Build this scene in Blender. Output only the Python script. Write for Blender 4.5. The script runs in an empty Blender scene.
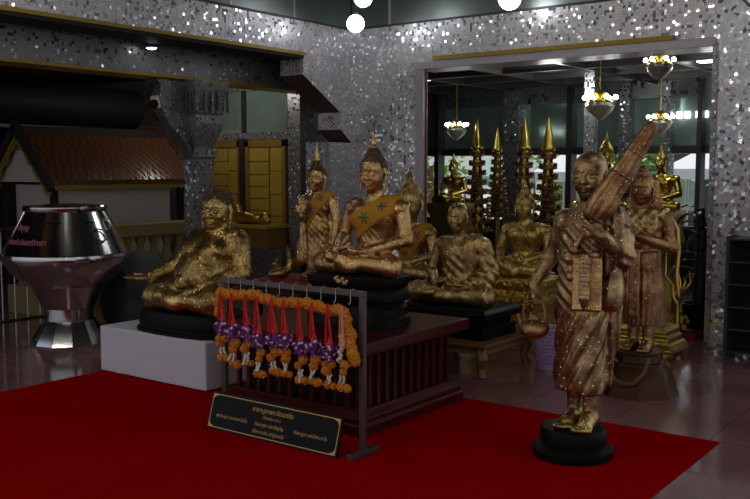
import bpy, bmesh, math, random
import numpy as np
from mathutils import Matrix, Vector, Euler
C = bpy.context.scene.collection
PI = math.pi
rnd = random.Random(7)

# ------------------------------------------------------------------ naming
def tag(o, label, cat, group=None, kind=None):
    if label: o['label'] = label
    if cat: o['category'] = cat
    if group: o['group'] = group
    if kind: o['kind'] = kind
    return o
def thing(name, label, cat, loc=(0, 0, 0), rz=0.0, group=None):
    o = bpy.data.objects.new(name, None); C.objects.link(o)
    o.location = loc; o.rotation_euler = (0, 0, rz); o.empty_display_size = .05
    return tag(o, label, cat, group)
def link(name, me, mat=None, parent=None, loc=None, rot=None):
    o = bpy.data.objects.new(name, me); C.objects.link(o)
    if mat is not None:
        for m in (mat if isinstance(mat, (list, tuple)) else [mat]): me.materials.append(m)
    if parent is not None: o.parent = parent
    if loc is not None: o.location = loc
    if rot is not None: o.rotation_euler = rot
    return o
def dup(root, loc, rz, label=None, group=None):
    r = root.copy(); C.objects.link(r); r.location = loc; r.rotation_euler = (0, 0, rz)
    if label: r['label'] = label
    if group: r['group'] = group
    for ch in list(root.children):
        c = ch.copy(); C.objects.link(c); c.parent = r
        for g in ch.children:
            d = g.copy(); C.objects.link(d); d.parent = c
    return r

# ------------------------------------------------------------------ mesh building
class MB:
    """collects vertices and faces of ONE mesh"""
    def __init__(s): s.v = []; s.f = []; s.mi = []
    def add(s, vs, fs, mi=0):
        n = len(s.v); s.v += [tuple(v) for v in vs]
        s.f += [tuple(i + n for i in f) for f in fs]; s.mi += [mi] * len(fs); return s
    def box(s, lo, hi, mi=0, M=None):
        x0, y0, z0 = lo; x1, y1, z1 = hi
        vs = [Vector(p) for p in ((x0,y0,z0),(x1,y0,z0),(x1,y1,z0),(x0,y1,z0),(x0,y0,z1),(x1,y0,z1),(x1,y1,z1),(x0,y1,z1))]
        if M is not None: vs = [M @ v for v in vs]
        return s.add(vs, [(3,2,1,0),(4,5,6,7),(0,1,5,4),(1,2,6,5),(2,3,7,6),(3,0,4,7)], mi)
    def lathe(s, prof, n=32, c=(0,0,0), sx=1, sy=1, p=2.0, mi=0, cap=True, twist=0.0):
        vs = []
        for r, z in prof:
            for i in range(n):
                a = 2*PI*i/n + twist; ca, sa = math.cos(a), math.sin(a)
                q = (abs(ca)**p + abs(sa)**p) ** (-1/p)
                vs.append((c[0]+r*ca*q*sx, c[1]+r*sa*q*sy, c[2]+z))
        fs = []
        for k in range(len(prof)-1):
            for i in range(n):
                j = (i+1) % n; fs.append((k*n+i, k*n+j, (k+1)*n+j, (k+1)*n+i))
        if cap:
            fs.append(tuple(range(n-1, -1, -1))); m = (len(prof)-1)*n; fs.append(tuple(range(m, m+n)))
        return s.add(vs, fs, mi)
    def tube(s, pts, r, n=8, mi=0, closed=False, flat=None):
        pts = [Vector(p) for p in pts]; m = len(pts); vs = []; up = Vector((0,0,1)); last = None
        for k, p in enumerate(pts):
            if closed: t = pts[(k+1) % m] - pts[k-1]
            else: t = pts[min(k+1, m-1)] - pts[max(k-1, 0)]
            t.normalize()
            u = (last - t*last.dot(t)) if last is not None else t.cross(up if abs(t.z) < .9 else Vector((1,0,0)))
            u.normalize(); last = u; w = t.cross(u)
            rr = r[k] if isinstance(r, (list, tuple)) else r
            for i in range(n):
                a = 2*PI*i/n; vs.append(p + u*(rr*math.cos(a)) + w*(rr*math.sin(a)*(flat or 1)))
        fs = []
        for k in range(m if closed else m-1):
            k2 = (k+1) % m
            for i in range(n):
                j = (i+1) % n; fs.append((k*n+i, k*n+j, k2*n+j, k2*n+i))
        if not closed:
            fs.append(tuple(range(n-1, -1, -1))); fs.append(tuple((m-1)*n+i for i in range(n)))
        return s.add(vs, fs, mi)
    def prism(s, poly, axis, a0, a1, mi=0):
        """polygon (u,v) extruded along axis; axis 0: (a,u,v)  1: (u,a,v)  2: (u,v,a)"""
        def P(u, v, a): return ((a,u,v),(u,a,v),(u,v,a))[axis]
        n = len(poly)
        vs = [P(u, v, a0) for u, v in poly] + [P(u, v, a1) for u, v in poly]
        fs = [tuple(range(n-1, -1, -1)), tuple(range(n, 2*n))] + [(i, (i+1) % n, n+(i+1) % n, n+i) for i in range(n)]
        return s.add(vs, fs, mi)
    def ball(s, c, r, n=10, m=7, sc=(1,1,1), mi=0):
        vs = [(c[0], c[1], c[2]-r*sc[2])]; fs = []
        for k in range(1, m):
            t = PI*k/m
            for i in range(n):
                a = 2*PI*i/n
                vs.append((c[0]+r*sc[0]*math.sin(t)*math.cos(a), c[1]+r*sc[1]*math.sin(t)*math.sin(a), c[2]-r*sc[2]*math.cos(t)))
        vs.append((c[0], c[1], c[2]+r*sc[2])); e = len(vs)-1
        for i in range(n):
            j = (i+1) % n; fs.append((0, 1+j, 1+i)); fs.append((e, e-n+i, e-n+j))
            for k in range(m-2): a = 1+k*n; fs.append((a+i, a+j, a+n+j, a+n+i))
        return s.add(vs, fs, mi)
    def build(s, name, mat, parent=None, loc=None, rot=None, bevel=0, angle=40, seg=2):
        me = bpy.data.meshes.new(name); me.from_pydata(s.v, [], s.f)
        me.polygons.foreach_set('material_index', s.mi); me.update()
        bm = bmesh.new(); bm.from_mesh(me); bmesh.ops.recalc_face_normals(bm, faces=bm.faces)
        bm.to_mesh(me); bm.free()
        me.polygons.foreach_set('use_smooth', [True]*len(me.polygons)); me.set_sharp_from_angle(angle=math.radians(angle))
        o = link(name, me, mat, parent, loc, rot)
        if bevel:
            b = o.modifiers.new('bevel', 'BEVEL'); b.width = bevel; b.segments = seg; b.limit_method = 'ANGLE'; b.harden_normals = True
        return o

# ------------------------------------------------------------------ sculpting field (smooth blended volumes -> one continuous mesh)
class Field:
    def __init__(s, lo, hi, h):
        s.h = h; s.lo = np.array(lo, np.float32); n = np.ceil((np.array(hi)-np.array(lo))/h).astype(int)+1
        s.ax = [(s.lo[i]+h*np.arange(n[i])).astype(np.float32) for i in range(3)]
        s.d = np.full(n, .3, np.float32); s.M = Matrix.Identity(4); s.u = 1.0
    def like(s, d=None):
        g = object.__new__(Field); g.h = s.h; g.lo = s.lo; g.ax = s.ax; g.M = s.M; g.u = s.u
        g.d = np.full(s.d.shape, .3, np.float32) if d is None else d.copy(); return g
    def frame(s, loc=(0,0,0), rot=(0,0,0), sc=1.0):
        s.M = Matrix.Translation(loc) @ Euler(rot).to_matrix().to_4x4() @ Matrix.Scale(sc, 4); s.u = sc
    def put(s, fn, c0, c1, k, op):
        pad = .055 + abs(k)
        i0 = [max(0, int((c0[i]-pad-s.lo[i])/s.h)) for i in range(3)]
        i1 = [min(len(s.ax[i]), int((c1[i]+pad-s.lo[i])/s.h)+2) for i in range(3)]
        if any(i1[i] <= i0[i] for i in range(3)): return
        X = s.ax[0][i0[0]:i1[0], None, None]; Y = s.ax[1][None, i0[1]:i1[1], None]; Z = s.ax[2][None, None, i0[2]:i1[2]]
        v = fn(X, Y, Z); w = s.d[i0[0]:i1[0], i0[1]:i1[1], i0[2]:i1[2]]
        if op == 'u':
            g = np.maximum(k-np.abs(w-v), 0)/k; r = np.minimum(w, v)-g*g*k*.25
        else:
            g = np.maximum(k-np.abs(w+v), 0)/k; r = np.maximum(w, -v)+g*g*k*.25
        s.d[i0[0]:i1[0], i0[1]:i1[1], i0[2]:i1[2]] = r
    def cap(s, a, b, r1, r2=None, k=.02, op='u', flat=None):
        r2 = r1 if r2 is None else r2
        a = s.M @ Vector(a); b = s.M @ Vector(b); r1 *= s.u; r2 *= s.u; k *= s.u; ba = b-a; L = max(ba.dot(ba), 1e-12); R = max(r1, r2)
        if flat:
            fd = (s.M.to_3x3() @ Vector(flat[0])).normalized(); ff = 1/flat[1]-1
        def fn(X, Y, Z):
            x = X-a.x; y = Y-a.y; z = Z-a.z
            t = np.clip((x*ba.x+y*ba.y+z*ba.z)/L, 0, 1)
            x = x-t*ba.x; y = y-t*ba.y; z = z-t*ba.z
            if flat:
                q = (x*fd.x+y*fd.y+z*fd.z)*ff; x = x+q*fd.x; y = y+q*fd.y; z = z+q*fd.z
            return np.sqrt(x*x+y*y+z*z)-(r1+(r2-r1)*t)
        s.put(fn, [min(a[i], b[i])-R for i in range(3)], [max(a[i], b[i])+R for i in range(3)], k, op); return s
    def chain(s, pts, rs, k=.02, op='u', flat=None):
        for i in range(len(pts)-1):
            s.cap(pts[i], pts[i+1], rs[i] if isinstance(rs, (list, tuple)) else rs, rs[i+1] if isinstance(rs, (list, tuple)) else rs, k, op, flat)
        return s
    def ell(s, c, r, k=.02, op='u', rot=(0,0,0)):
        A = (s.M.to_3x3().normalized() @ Euler(rot).to_matrix()).transposed(); c = s.M @ Vector(c)
        r = [q*s.u for q in r]; k *= s.u; R = max(r)
        def fn(X, Y, Z):
            x = X-c.x; y = Y-c.y; z = Z-c.z
            p = [(A[i][0]*x+A[i][1]*y+A[i][2]*z) for i in range(3)]
            k0 = np.sqrt(sum((p[i]/r[i])**2 for i in range(3))); k1 = np.sqrt(sum((p[i]/r[i]**2)**2 for i in range(3)))+1e-6
            return k0*(k0-1)/k1
        s.put(fn, [c[i]-R for i in range(3)], [c[i]+R for i in range(3)], k, op); return s
    def box(s, c, hf, rad=.005, k=.01, op='u', rot=(0,0,0)):
        A = (s.M.to_3x3().normalized() @ Euler(rot).to_matrix()).transposed(); c = s.M @ Vector(c)
        hf = [q*s.u-rad*s.u for q in hf]; rad *= s.u; k *= s.u; R = sum(hf)+rad
        def fn(X, Y, Z):
            x = X-c.x; y = Y-c.y; z = Z-c.z
            q = [np.abs(A[i][0]*x+A[i][1]*y+A[i][2]*z)-hf[i] for i in range(3)]
            return np.sqrt(sum(np.maximum(t, 0)**2 for t in q))+np.minimum(np.maximum(np.maximum(q[0], q[1]), q[2]), 0)-rad
        s.put(fn, [c[i]-R for i in range(3)], [c[i]+R for i in range(3)], k, op); return s
    def XYZ(s): return s.ax[0][:, None, None], s.ax[1][None, :, None], s.ax[2][None, None, :]
    def clip(s, v): s.d = np.maximum(s.d, v).astype(np.float32); return s
    def join(s, o, k=.01):
        g = np.maximum(k-np.abs(s.d-o.d), 0)/k; s.d = (np.minimum(s.d, o.d)-g*g*k*.25).astype(np.float32); return s
    def build(s, name, mat, parent=None, paint=None, smooth=1):
        d = s.d; d[0] = d[-1] = .1; d[:, 0] = d[:, -1] = .1; d[:, :, 0] = d[:, :, -1] = .1
        ins = d < 0; n = d.shape
        cnt = np.zeros([q-1 for q in n], np.int8)
        for a in (0, 1):
            for b in (0, 1):
                for c in (0, 1): cnt += ins[a:n[0]-1+a, b:n[1]-1+b, c:n[2]-1+c]
        act = (cnt > 0) & (cnt < 8); I, J, K = np.nonzero(act)
        idx = np.full(act.shape, -1, np.int64); idx[I, J, K] = np.arange(len(I))
        pos = np.zeros((len(I), 3)); num = np.zeros(len(I))
        for a in range(3):
            b, c = [q for q in range(3) if q != a]
            for ob in (0, 1):
                for oc in (0, 1):
                    o0 = [0, 0, 0]; o0[b] = ob; o0[c] = oc; o1 = list(o0); o1[a] = 1
                    v0 = d[I+o0[0], J+o0[1], K+o0[2]]; v1 = d[I+o1[0], J+o1[1], K+o1[2]]
                    cr = (v0 < 0) != (v1 < 0); t = np.where(cr, v0/np.where(cr, v0-v1, 1), 0)
                    for q in range(3): pos[:, q] += np.where(cr, (t if q == a else o0[q]), 0)
                    num += cr
        pos = pos/num[:, None]+np.stack([I, J, K], 1)
        quads = []
        for a in range(3):
            b, c = [q for q in range(3) if q != a]
            sl0 = [slice(1, -1)]*3; sl1 = [slice(1, -1)]*3; sl0[a] = slice(0, n[a]-1); sl1[a] = slice(1, n[a])
            A0 = ins[tuple(sl0)]; A1 = ins[tuple(sl1)]; E = np.nonzero(A0 != A1)
            p = [E[q]+(0 if q == a else 1) for q in range(3)]
            def cell(db, dc):
                w = list(p); w[b] = w[b]-db; w[c] = w[c]-dc; return idx[w[0], w[1], w[2]]
            Q = np.stack([cell(0, 0), cell(1, 0), cell(1, 1), cell(0, 1)], 1)
            fl = A0[E] if a != 1 else ~A0[E]
            Q[fl] = Q[fl][:, ::-1]; quads.append(Q[:, ::-1])
        F = np.concatenate(quads); F = F[:, ::-1]
        P = pos*s.h+s.lo
        for _ in range(smooth):
            acc = np.zeros_like(P); w = np.zeros(len(P))
            for i in range(4):
                for j in (1, 3):
                    np.add.at(acc, F[:, i], P[F[:, (i+j) % 4]]); np.add.at(w, F[:, i], 1)
            P = P*.5+acc/w[:, None]*.5
        me = bpy.data.meshes.new(name); me.vertices.add(len(P)); me.vertices.foreach_set('co', P.astype(np.float32).ravel())
        me.loops.add(len(F)*4); me.loops.foreach_set('vertex_index', F.astype(np.int32).ravel())
        me.polygons.add(len(F)); me.polygons.foreach_set('loop_start', np.arange(len(F), dtype=np.int32)*4)
        me.polygons.foreach_set('use_smooth', np.ones(len(F), bool))
        if paint is not None: me.polygons.foreach_set('material_index', paint(P[F].mean(1)).astype(np.int32))
        me.update(calc_edges=True); me.validate()
        return link(name, me, mat, parent)

def text_mesh(body, size, extrude=.0005, align='CENTER'):
    cu = bpy.data.curves.new('lettering', 'FONT'); cu.body = body; cu.size = size; cu.align_x = align; cu.extrude = extrude; cu.resolution_u = 3
    o = bpy.data.objects.new('lettering', cu); C.objects.link(o)
    bpy.context.view_layer.update()
    me = bpy.data.meshes.new_from_object(o.evaluated_get(bpy.context.evaluated_depsgraph_get()))
    bpy.data.objects.remove(o); bpy.data.curves.remove(cu); return me
# ------------------------------------------------------------------ materials
class N:
    def __init__(s, name):
        s.m = bpy.data.materials.new(name); s.m.use_nodes = True; s.t = s.m.node_tree; s.n = s.t.nodes; s.l = s.t.links
        s.b = s.n['Principled BSDF']
    def new(s, t, **kw):
        q = s.n.new(t)
        for k, v in kw.items(): setattr(q, k, v)
        return q
    def put(s, sock, v):
        if isinstance(v, bpy.types.NodeSocket): s.l.new(v, sock)
        else: sock.default_value = v
    def obj(s): return s.new('ShaderNodeTexCoord').outputs['Object']
    def math(s, op, a, b=0.0, c=0.0, clamp=False):
        q = s.new('ShaderNodeMath', operation=op, use_clamp=clamp)
        for i, v in enumerate((a, b, c)): s.put(q.inputs[i], v)
        return q.outputs[0]
    def vec(s, op, a, b=(0,0,0), sc=None):
        q = s.new('ShaderNodeVectorMath', operation=op); s.put(q.inputs[0], a); s.put(q.inputs[1], b)
        if sc is not None: s.put(q.inputs['Scale'], sc)
        return q.outputs['Value'] if op in ('LENGTH', 'DISTANCE', 'DOT_PRODUCT') else q.outputs[0]
    def noise(s, v, scale, detail=3, rough=.55):
        q = s.new('ShaderNodeTexNoise'); s.put(q.inputs['Vector'], v); q.inputs['Scale'].default_value = scale
        q.inputs['Detail'].default_value = detail; q.inputs['Roughness'].default_value = rough; return q.outputs[0]
    def voro(s, v, scale, feature='F1', rand=1.0):
        q = s.new('ShaderNodeTexVoronoi', feature=feature); s.put(q.inputs['Vector'], v); q.inputs['Scale'].default_value = scale
        q.inputs['Randomness'].default_value = rand; return q
    def ramp(s, f, pts):
        q = s.new('ShaderNodeValToRGB'); s.put(q.inputs[0], f); e = q.color_ramp.elements
        while len(e) < len(pts): e.new(.5)
        for i, (p, c) in enumerate(pts): e[i].position = p; e[i].color = tuple(c)+((1,) if len(c) == 3 else ())
        return q.outputs[0]
    def mix(s, f, a, b):
        q = s.new('ShaderNodeMix', data_type='RGBA'); s.put(q.inputs[0], f)
        for i, v in ((6, a), (7, b)): s.put(q.inputs[i], v if isinstance(v, bpy.types.NodeSocket) else tuple(v)+((1,) if len(v) == 3 else ()))
        return q.outputs[2]
    def bump(s, h, st=.3, dist=.005):
        q = s.new('ShaderNodeBump'); q.inputs['Strength'].default_value = st; q.inputs['Distance'].default_value = dist
        s.put(q.inputs['Height'], h); s.l.new(q.outputs[0], s.b.inputs['Normal']); return q
    def set(s, **kw):
        for k, v in kw.items():
            key = {'col': 'Base Color', 'rough': 'Roughness', 'metal': 'Metallic', 'spec': 'Specular IOR Level', 'em': 'Emission Color', 'es': 'Emission Strength',
                   'trans': 'Transmission Weight', 'ior': 'IOR', 'alpha': 'Alpha', 'coat': 'Coat Weight', 'crough': 'Coat Roughness', 'sheen': 'Sheen Weight'}[k]
            if isinstance(v, tuple) and len(v) == 3: v = v+(1,)
            s.put(s.b.inputs[key], v)
        return s

def plain(name, col, rough=.5, metal=0.0, var=.12, scale=30, bump=.0, **kw):
    n = N(name); o = n.obj(); f = n.noise(o, scale)
    n.set(col=n.mix(f, [c*(1-var) for c in col], [min(1, c*(1+var)) for c in col]), rough=rough, metal=metal, **kw)
    if bump: n.bump(n.noise(o, scale*3), bump, .004)
    return n.m

def gold_leaf(name, dark, gold, cover=.5, scale=14, flake=70, rough=.3, mdark=.85, bump=.2):
    """soft-edged gold leaf rubbed over dark lacquered bronze, with small bright flakes"""
    n = N(name); o = n.obj()
    big = n.noise(o, scale, 5, .62); nz = n.new('ShaderNodeTexNoise'); n.l.new(o, nz.inputs['Vector']); nz.inputs['Scale'].default_value = 90
    v = n.voro(n.vec('ADD', o, n.vec('SCALE', nz.outputs['Color'], sc=.012)), flake*1.9)
    sx = n.new('ShaderNodeSeparateColor'); n.l.new(v.outputs['Color'], sx.inputs[0])
    f = n.ramp(big, [(max(0, .62-cover*.5), (.12,.12,.12)), (min(1, .86-cover*.45), (.88,.88,.88))])
    fl = n.math('MULTIPLY', n.math('GREATER_THAN', sx.outputs[0], 1-.24*cover), n.math('LESS_THAN', v.outputs['Distance'], .5))
    f2 = n.math('MAXIMUM', f, fl)
    n.set(col=n.mix(f2, dark, n.mix(sx.outputs[1], [c*.82 for c in gold], gold)), metal=n.math('ADD', n.math('MULTIPLY', f2, 1-mdark), mdark),
          rough=n.math('ADD', n.math('MULTIPLY', n.noise(o, scale*2.2, 3), .24), n.math('SUBTRACT', rough-.11, n.math('MULTIPLY', fl, .14))))
    hgt = n.math('ADD', n.math('MULTIPLY', sx.outputs[1], .45), n.math('ADD', n.math('MULTIPLY', n.noise(o, 38, 5), .6), n.math('MULTIPLY', n.noise(o, 110, 3), .7)))
    bp = n.bump(hgt, bump*1.7, .008)
    tl = n.new('ShaderNodeVectorMath', operation='SCALE'); n.l.new(n.vec('SUBTRACT', v.outputs['Color'], (.5,.5,.5)), tl.inputs[0])
    n.l.new(n.math('ADD', .05, n.math('MULTIPLY', fl, .7)), tl.inputs['Scale'])
    n.l.new(n.vec('NORMALIZE', n.vec('ADD', bp.outputs[0], tl.outputs[0])), n.b.inputs['Normal'])
    return n.m

def mosaic(name, size, tint=(.78,.79,.82), tilt=.16, rough=.36, jitter=.35, grout=.07, share=.10):
    """small mirror tiles, each set at its own slight angle"""
    n = N(name); o = n.obj()
    p = n.vec('ADD', n.vec('SCALE', o, sc=1/size), (.37, .37, .37))
    if jitter > .6:                              # broken-mirror pieces
        v = n.voro(p, 1.0); cell = v.outputs['Color']; ed = n.voro(p, 1.0, 'DISTANCE_TO_EDGE').outputs['Distance']
    else:
        fl = n.vec('FLOOR', p); w = n.new('ShaderNodeTexWhiteNoise', noise_dimensions='3D'); n.l.new(fl, w.inputs['Vector']); cell = w.outputs['Color']
        fr = n.vec('ABSOLUTE', n.vec('SUBTRACT', n.vec('FRACTION', p), (.5,.5,.5)))
        g = n.new('ShaderNodeNewGeometry'); na = n.vec('ABSOLUTE', g.outputs['True Normal'])
        fr = n.vec('MULTIPLY', fr, n.vec('SUBTRACT', (1,1,1), na)); q = n.new('ShaderNodeSeparateXYZ'); n.l.new(fr, q.inputs[0])
        ed = n.math('SUBTRACT', .5, n.math('MAXIMUM', n.math('MAXIMUM', q.outputs[0], q.outputs[1]), q.outputs[2]))
    g = n.new('ShaderNodeNewGeometry')
    s2 = n.new('ShaderNodeSeparateColor'); n.l.new(cell, s2.inputs[0])
    spark = n.math('GREATER_THAN', s2.outputs[2], 1-share)
    amt = n.math('ADD', n.math('MULTIPLY', spark, tilt*2), .09)
    tv = n.new('ShaderNodeVectorMath', operation='SCALE'); n.l.new(n.vec('SUBTRACT', cell, (.5,.5,.9)), tv.inputs[0]); n.l.new(amt, tv.inputs['Scale'])
    nr = n.vec('NORMALIZE', n.vec('ADD', g.outputs['Normal'], tv.outputs[0])); n.l.new(nr, n.b.inputs['Normal'])
    f = n.math('GREATER_THAN', ed, grout)
    lum = n.math('MAXIMUM', s2.outputs[1], spark)
    n.set(col=n.mix(f, [c*.62 for c in tint], n.mix(lum, [c*.72 for c in tint], tint)), metal=n.math('ADD', .55, n.math('MULTIPLY', spark, .25)),
          rough=n.math('SUBTRACT', rough, n.math('MULTIPLY', spark, rough-.12)))
    return n.m

M = {}
M['leaf_monk'] = gold_leaf('bronze_leaf_monk', (.12,.056,.028), (.74,.51,.26), cover=.42, scale=9, flake=55, rough=.34)
M['leaf_bright'] = gold_leaf('gold_leaf_bright', (.27,.125,.05), (.88,.58,.25), cover=.56, scale=10, flake=60, rough=.30)
M['leaf_fat'] = gold_leaf('gold_leaf_fat', (.12,.065,.02), (.92,.66,.24), cover=.44, scale=9, flake=48, rough=.27)
M['leaf_old'] = gold_leaf('gold_leaf_old', (.17,.095,.03), (.84,.60,.25), cover=.50, scale=11, flake=60, rough=.32)
M['leaf_gold'] = gold_leaf('gold_leaf_even', (.26,.16,.04), (.80,.57,.18), cover=.6, scale=12, flake=70, rough=.34)
M['leaf_copper'] = gold_leaf('bronze_leaf_copper', (.17,.07,.035), (.66,.40,.19), cover=.40, scale=8, flake=60, rough=.36)
M['hair'] = gold_leaf('dark_lacquer_hair', (.010,.008,.007), (.60,.38,.13), cover=.14, scale=30, flake=90, rough=.35, mdark=.1, bump=.6)
M['hair_gold'] = gold_leaf('gold_curl_hair', (.10,.05,.015), (.80,.55,.2), cover=.55, scale=30, flake=90, rough=.35, bump=.7)
def pure_gold(name, col, rough=.28):
    n = N(name); o = n.obj(); n.set(col=n.mix(n.noise(o, 18), [c*.6 for c in col], col), metal=1.0, rough=rough); n.bump(n.noise(o, 40), .15, .006); return n.m
M['gold'] = pure_gold('bright_gold', (.85,.62,.12))
M['gold_old'] = pure_gold('dull_gold', (.55,.38,.10), .4)
M['gold_carved'] = (lambda n: (n.set(col=(.75,.52,.12), metal=.9, rough=.38), n.bump(n.voro(n.obj(), 26).outputs['Distance'], .9, .02), n.m)[-1])(N('carved_gold'))
M['black'] = plain('black_lacquer', (.006,.006,.007), .35, bump=.08, spec=.10)
M['blackbase'] = plain('black_cast_base', (.007,.0065,.006), .45, bump=.35, scale=12, spec=.12)
M['redwood'] = plain('dark_red_lacquered_wood', (.062,.005,.0045), .3, spec=.2)
M['brownwood'] = plain('carved_brown_wood', (.16,.075,.025), .4, bump=.5, scale=22)
M['white_cloth'] = plain('white_cloth', (.62,.60,.68), .85, var=.05, scale=8, bump=.12)
M['steel'] = (lambda n: (n.set(col=(.55,.55,.56), metal=1.0, rough=n.math('ADD', n.math('MULTIPLY', n.noise(n.obj(), 5), .12), .08)), n.m)[-1])(N('stainless_steel'))
M['rackmetal'] = plain('grey_painted_metal', (.11,.095,.09), .35, metal=.6)
M['dark_metal'] = plain('dark_metal', (.05,.045,.045), .4, metal=.5)
M['wire'] = plain('pale_wire', (.5,.48,.46), .35, metal=.8)
def petals(name, a, b, sc=120):
    n = N(name); o = n.obj(); v = n.voro(o, sc).outputs['Distance']; n.set(col=n.mix(v, a, b), rough=.7); n.bump(v, .8, .004); return n.m
M['marigold'] = petals('marigold_petals', (.80,.30,.006), (.42,.10,.002), 90)
M['marigold_dark'] = petals('marigold_orange', (.70,.24,.006), (.38,.09,.002), 110)
M['orchid'] = petals('purple_orchid', (.15,.012,.19), (.26,.05,.30), 60)
M['jasmine'] = plain('white_jasmine_buds', (.72,.70,.60), .6)
M['bud_yellow'] = plain('yellow_buds', (.75,.55,.03), .6)
M['green'] = plain('green_leaf', (.03,.10,.02), .5)
M['ribbon_red'] = plain('red_ribbon', (.78,.022,.022), .4)
M['ribbon_pink'] = plain('pale_pink_ribbon', (.75,.38,.30), .35)
M['sash'] = plain('orange_sash_cloth', (.47,.215,.011), .8, var=.15, scale=60, bump=.2)
M['star_green'] = plain('green_sequins', (.03,.10,.03), .4)
M['star_red'] = plain('crimson_sequins', (.22,.012,.05), .4)
M['star_blue'] = plain('blue_sequins', (.07,.10,.18), .4)
M['carpet'] = plain('red_carpet', (.34,.0008,.0016), 1.0, var=.14, scale=3, bump=.3, spec=0.0)
def marble():
    n = N('polished_floor_stone'); o = n.obj(); v = n.noise(o, 1.3, 6, .6)
    p = n.vec('FRACTION', n.vec('SCALE', o, sc=1/.6)); q = n.new('ShaderNodeSeparateXYZ'); n.l.new(p, q.inputs[0])
    e = n.math('MINIMUM', n.math('ABSOLUTE', n.math('SUBTRACT', q.outputs[0], .5)), n.math('ABSOLUTE', n.math('SUBTRACT', q.outputs[1], .5)))
    j = n.math('LESS_THAN', e, .005)
    n.set(col=n.mix(j, n.ramp(v, [(.3, (.19,.085,.085)), (.7, (.31,.155,.155))]), (.12,.06,.055)), rough=n.math('ADD', n.math('MULTIPLY', v, .12), .06))
    return n.m
M['floor'] = marble()
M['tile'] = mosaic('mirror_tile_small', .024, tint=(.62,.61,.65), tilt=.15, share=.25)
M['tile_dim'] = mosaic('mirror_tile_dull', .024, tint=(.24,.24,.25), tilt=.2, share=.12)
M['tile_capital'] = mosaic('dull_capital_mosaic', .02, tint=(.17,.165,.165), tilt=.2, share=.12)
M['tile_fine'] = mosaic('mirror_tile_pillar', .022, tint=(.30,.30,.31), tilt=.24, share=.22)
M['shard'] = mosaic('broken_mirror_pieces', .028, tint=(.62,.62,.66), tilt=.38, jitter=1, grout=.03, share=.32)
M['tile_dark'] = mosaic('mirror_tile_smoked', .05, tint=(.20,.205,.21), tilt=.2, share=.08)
M['glass_dark'] = plain('smoked_mirror', (.20,.23,.22), .34, metal=1.0, var=.2, scale=2)
M['glass_relic'] = plain('dark_ceiling_mirror', (.10,.115,.11), .10, metal=.8, var=.4, scale=1.2)
M['glass_green'] = plain('greenish_mirror', (.24,.33,.29), .16, metal=.45, var=.3, scale=5)
M['ceiling'] = plain('dark_ceiling_panel', (.12,.14,.135), .3, metal=.3)
M['dark'] = plain('dark_paint', (.016,.015,.016), .6, spec=.2)
M['soffit'] = plain('brown_boards', (.055,.03,.027), .6)
M['frame'] = plain('grey_lilac_frame', (.36,.34,.38), .35, metal=.4)
M['trim_gold'] = plain('gold_fringe_trim', (.30,.21,.03), .45, metal=.6, var=.5, scale=60)
M['yellow_wood'] = plain('yellow_painted_wood', (.36,.24,.035), .4, var=.15, scale=10)
M['yellow_dark'] = plain('ochre_wood', (.20,.115,.018), .45)
M['cream'] = plain('cream_panel', (.42,.40,.37), .5, var=.08)
M['ochre_rail'] = plain('ochre_stone_rail', (.22,.17,.06), .6, bump=.2)
M['purple'] = plain('lilac_plastic', (.42,.26,.48), .35)
M['palm'] = plain('dark_plant_leaf', (.010,.016,.010), .35)
M['beige_cloth'] = plain('beige_robe_cloth', (.30,.19,.12), .8, bump=.2)
M['red_cloth'] = plain('red_cloth', (.28,.008,.012), .8)
M['pink_letter'] = plain('pink_lettering', (.50,.16,.19), .5)
M['gold_letter'] = plain('gold_lettering', (.55,.33,.09), .4, metal=.5)
M['white_paint'] = plain('white_paint', (.62,.62,.60), .5)
M['grey_plastic'] = plain('dark_grey_frame', (.035,.035,.038), .45)
M['dark_cloth'] = plain('dark_cloth', (.010,.010,.013), .8)
def glow(name, col, st):
    n = N(name); n.set(col=(.8,.8,.8), em=col, es=st); return n.m
M['globe'] = glow('lit_globe', (.95,.97,1.0), 9)
M['bulb'] = glow('lit_bulb', (.92,1.0,.98), 14)
M['tube_light'] = glow('lit_panel', (.95,.97,1), 5)
M['lit_sign'] = glow('lit_sign', (1,.75,.72), 2.2)
M['red_sign'] = glow('red_lit_strip', (.9,.12,.05), .5)
M['crystal'] = plain('crystal_drops', (.66,.68,.58), .10, metal=.55, var=.5, scale=30, bump=1.0)
def rooftile():
    n = N('brown_scale_roof_tiles'); o = n.obj()
    q = n.new('ShaderNodeSeparateXYZ'); n.l.new(o, q.inputs[0])
    u = n.math('DIVIDE', n.math('ADD', q.outputs[1], n.math('MULTIPLY', q.outputs[2], .55)), .085)
    w = n.math('DIVIDE', n.math('SUBTRACT', n.math('MULTIPLY', q.outputs[2], .55), q.outputs[1]), .085)
    fu = n.math('FRACT', u); fw = n.math('FRACT', w); hgt = n.math('MAXIMUM', fu, fw)
    n.set(col=n.mix(n.math('POWER', n.math('MINIMUM', fu, fw), .5), (.035,.013,.006), (.13,.048,.02)), rough=.25); n.bump(hgt, .7, .02); return n.m
M['rooftile'] = rooftile()
M['foliage'] = plain('sunlit_leaves', (.22,.42,.08), .6, var=.7, scale=6)
M['canopy_white'] = plain('white_canopy_cloth', (.75,.76,.78), .7)
M['paving'] = plain('outdoor_paving', (.55,.53,.5), .8)
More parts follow.
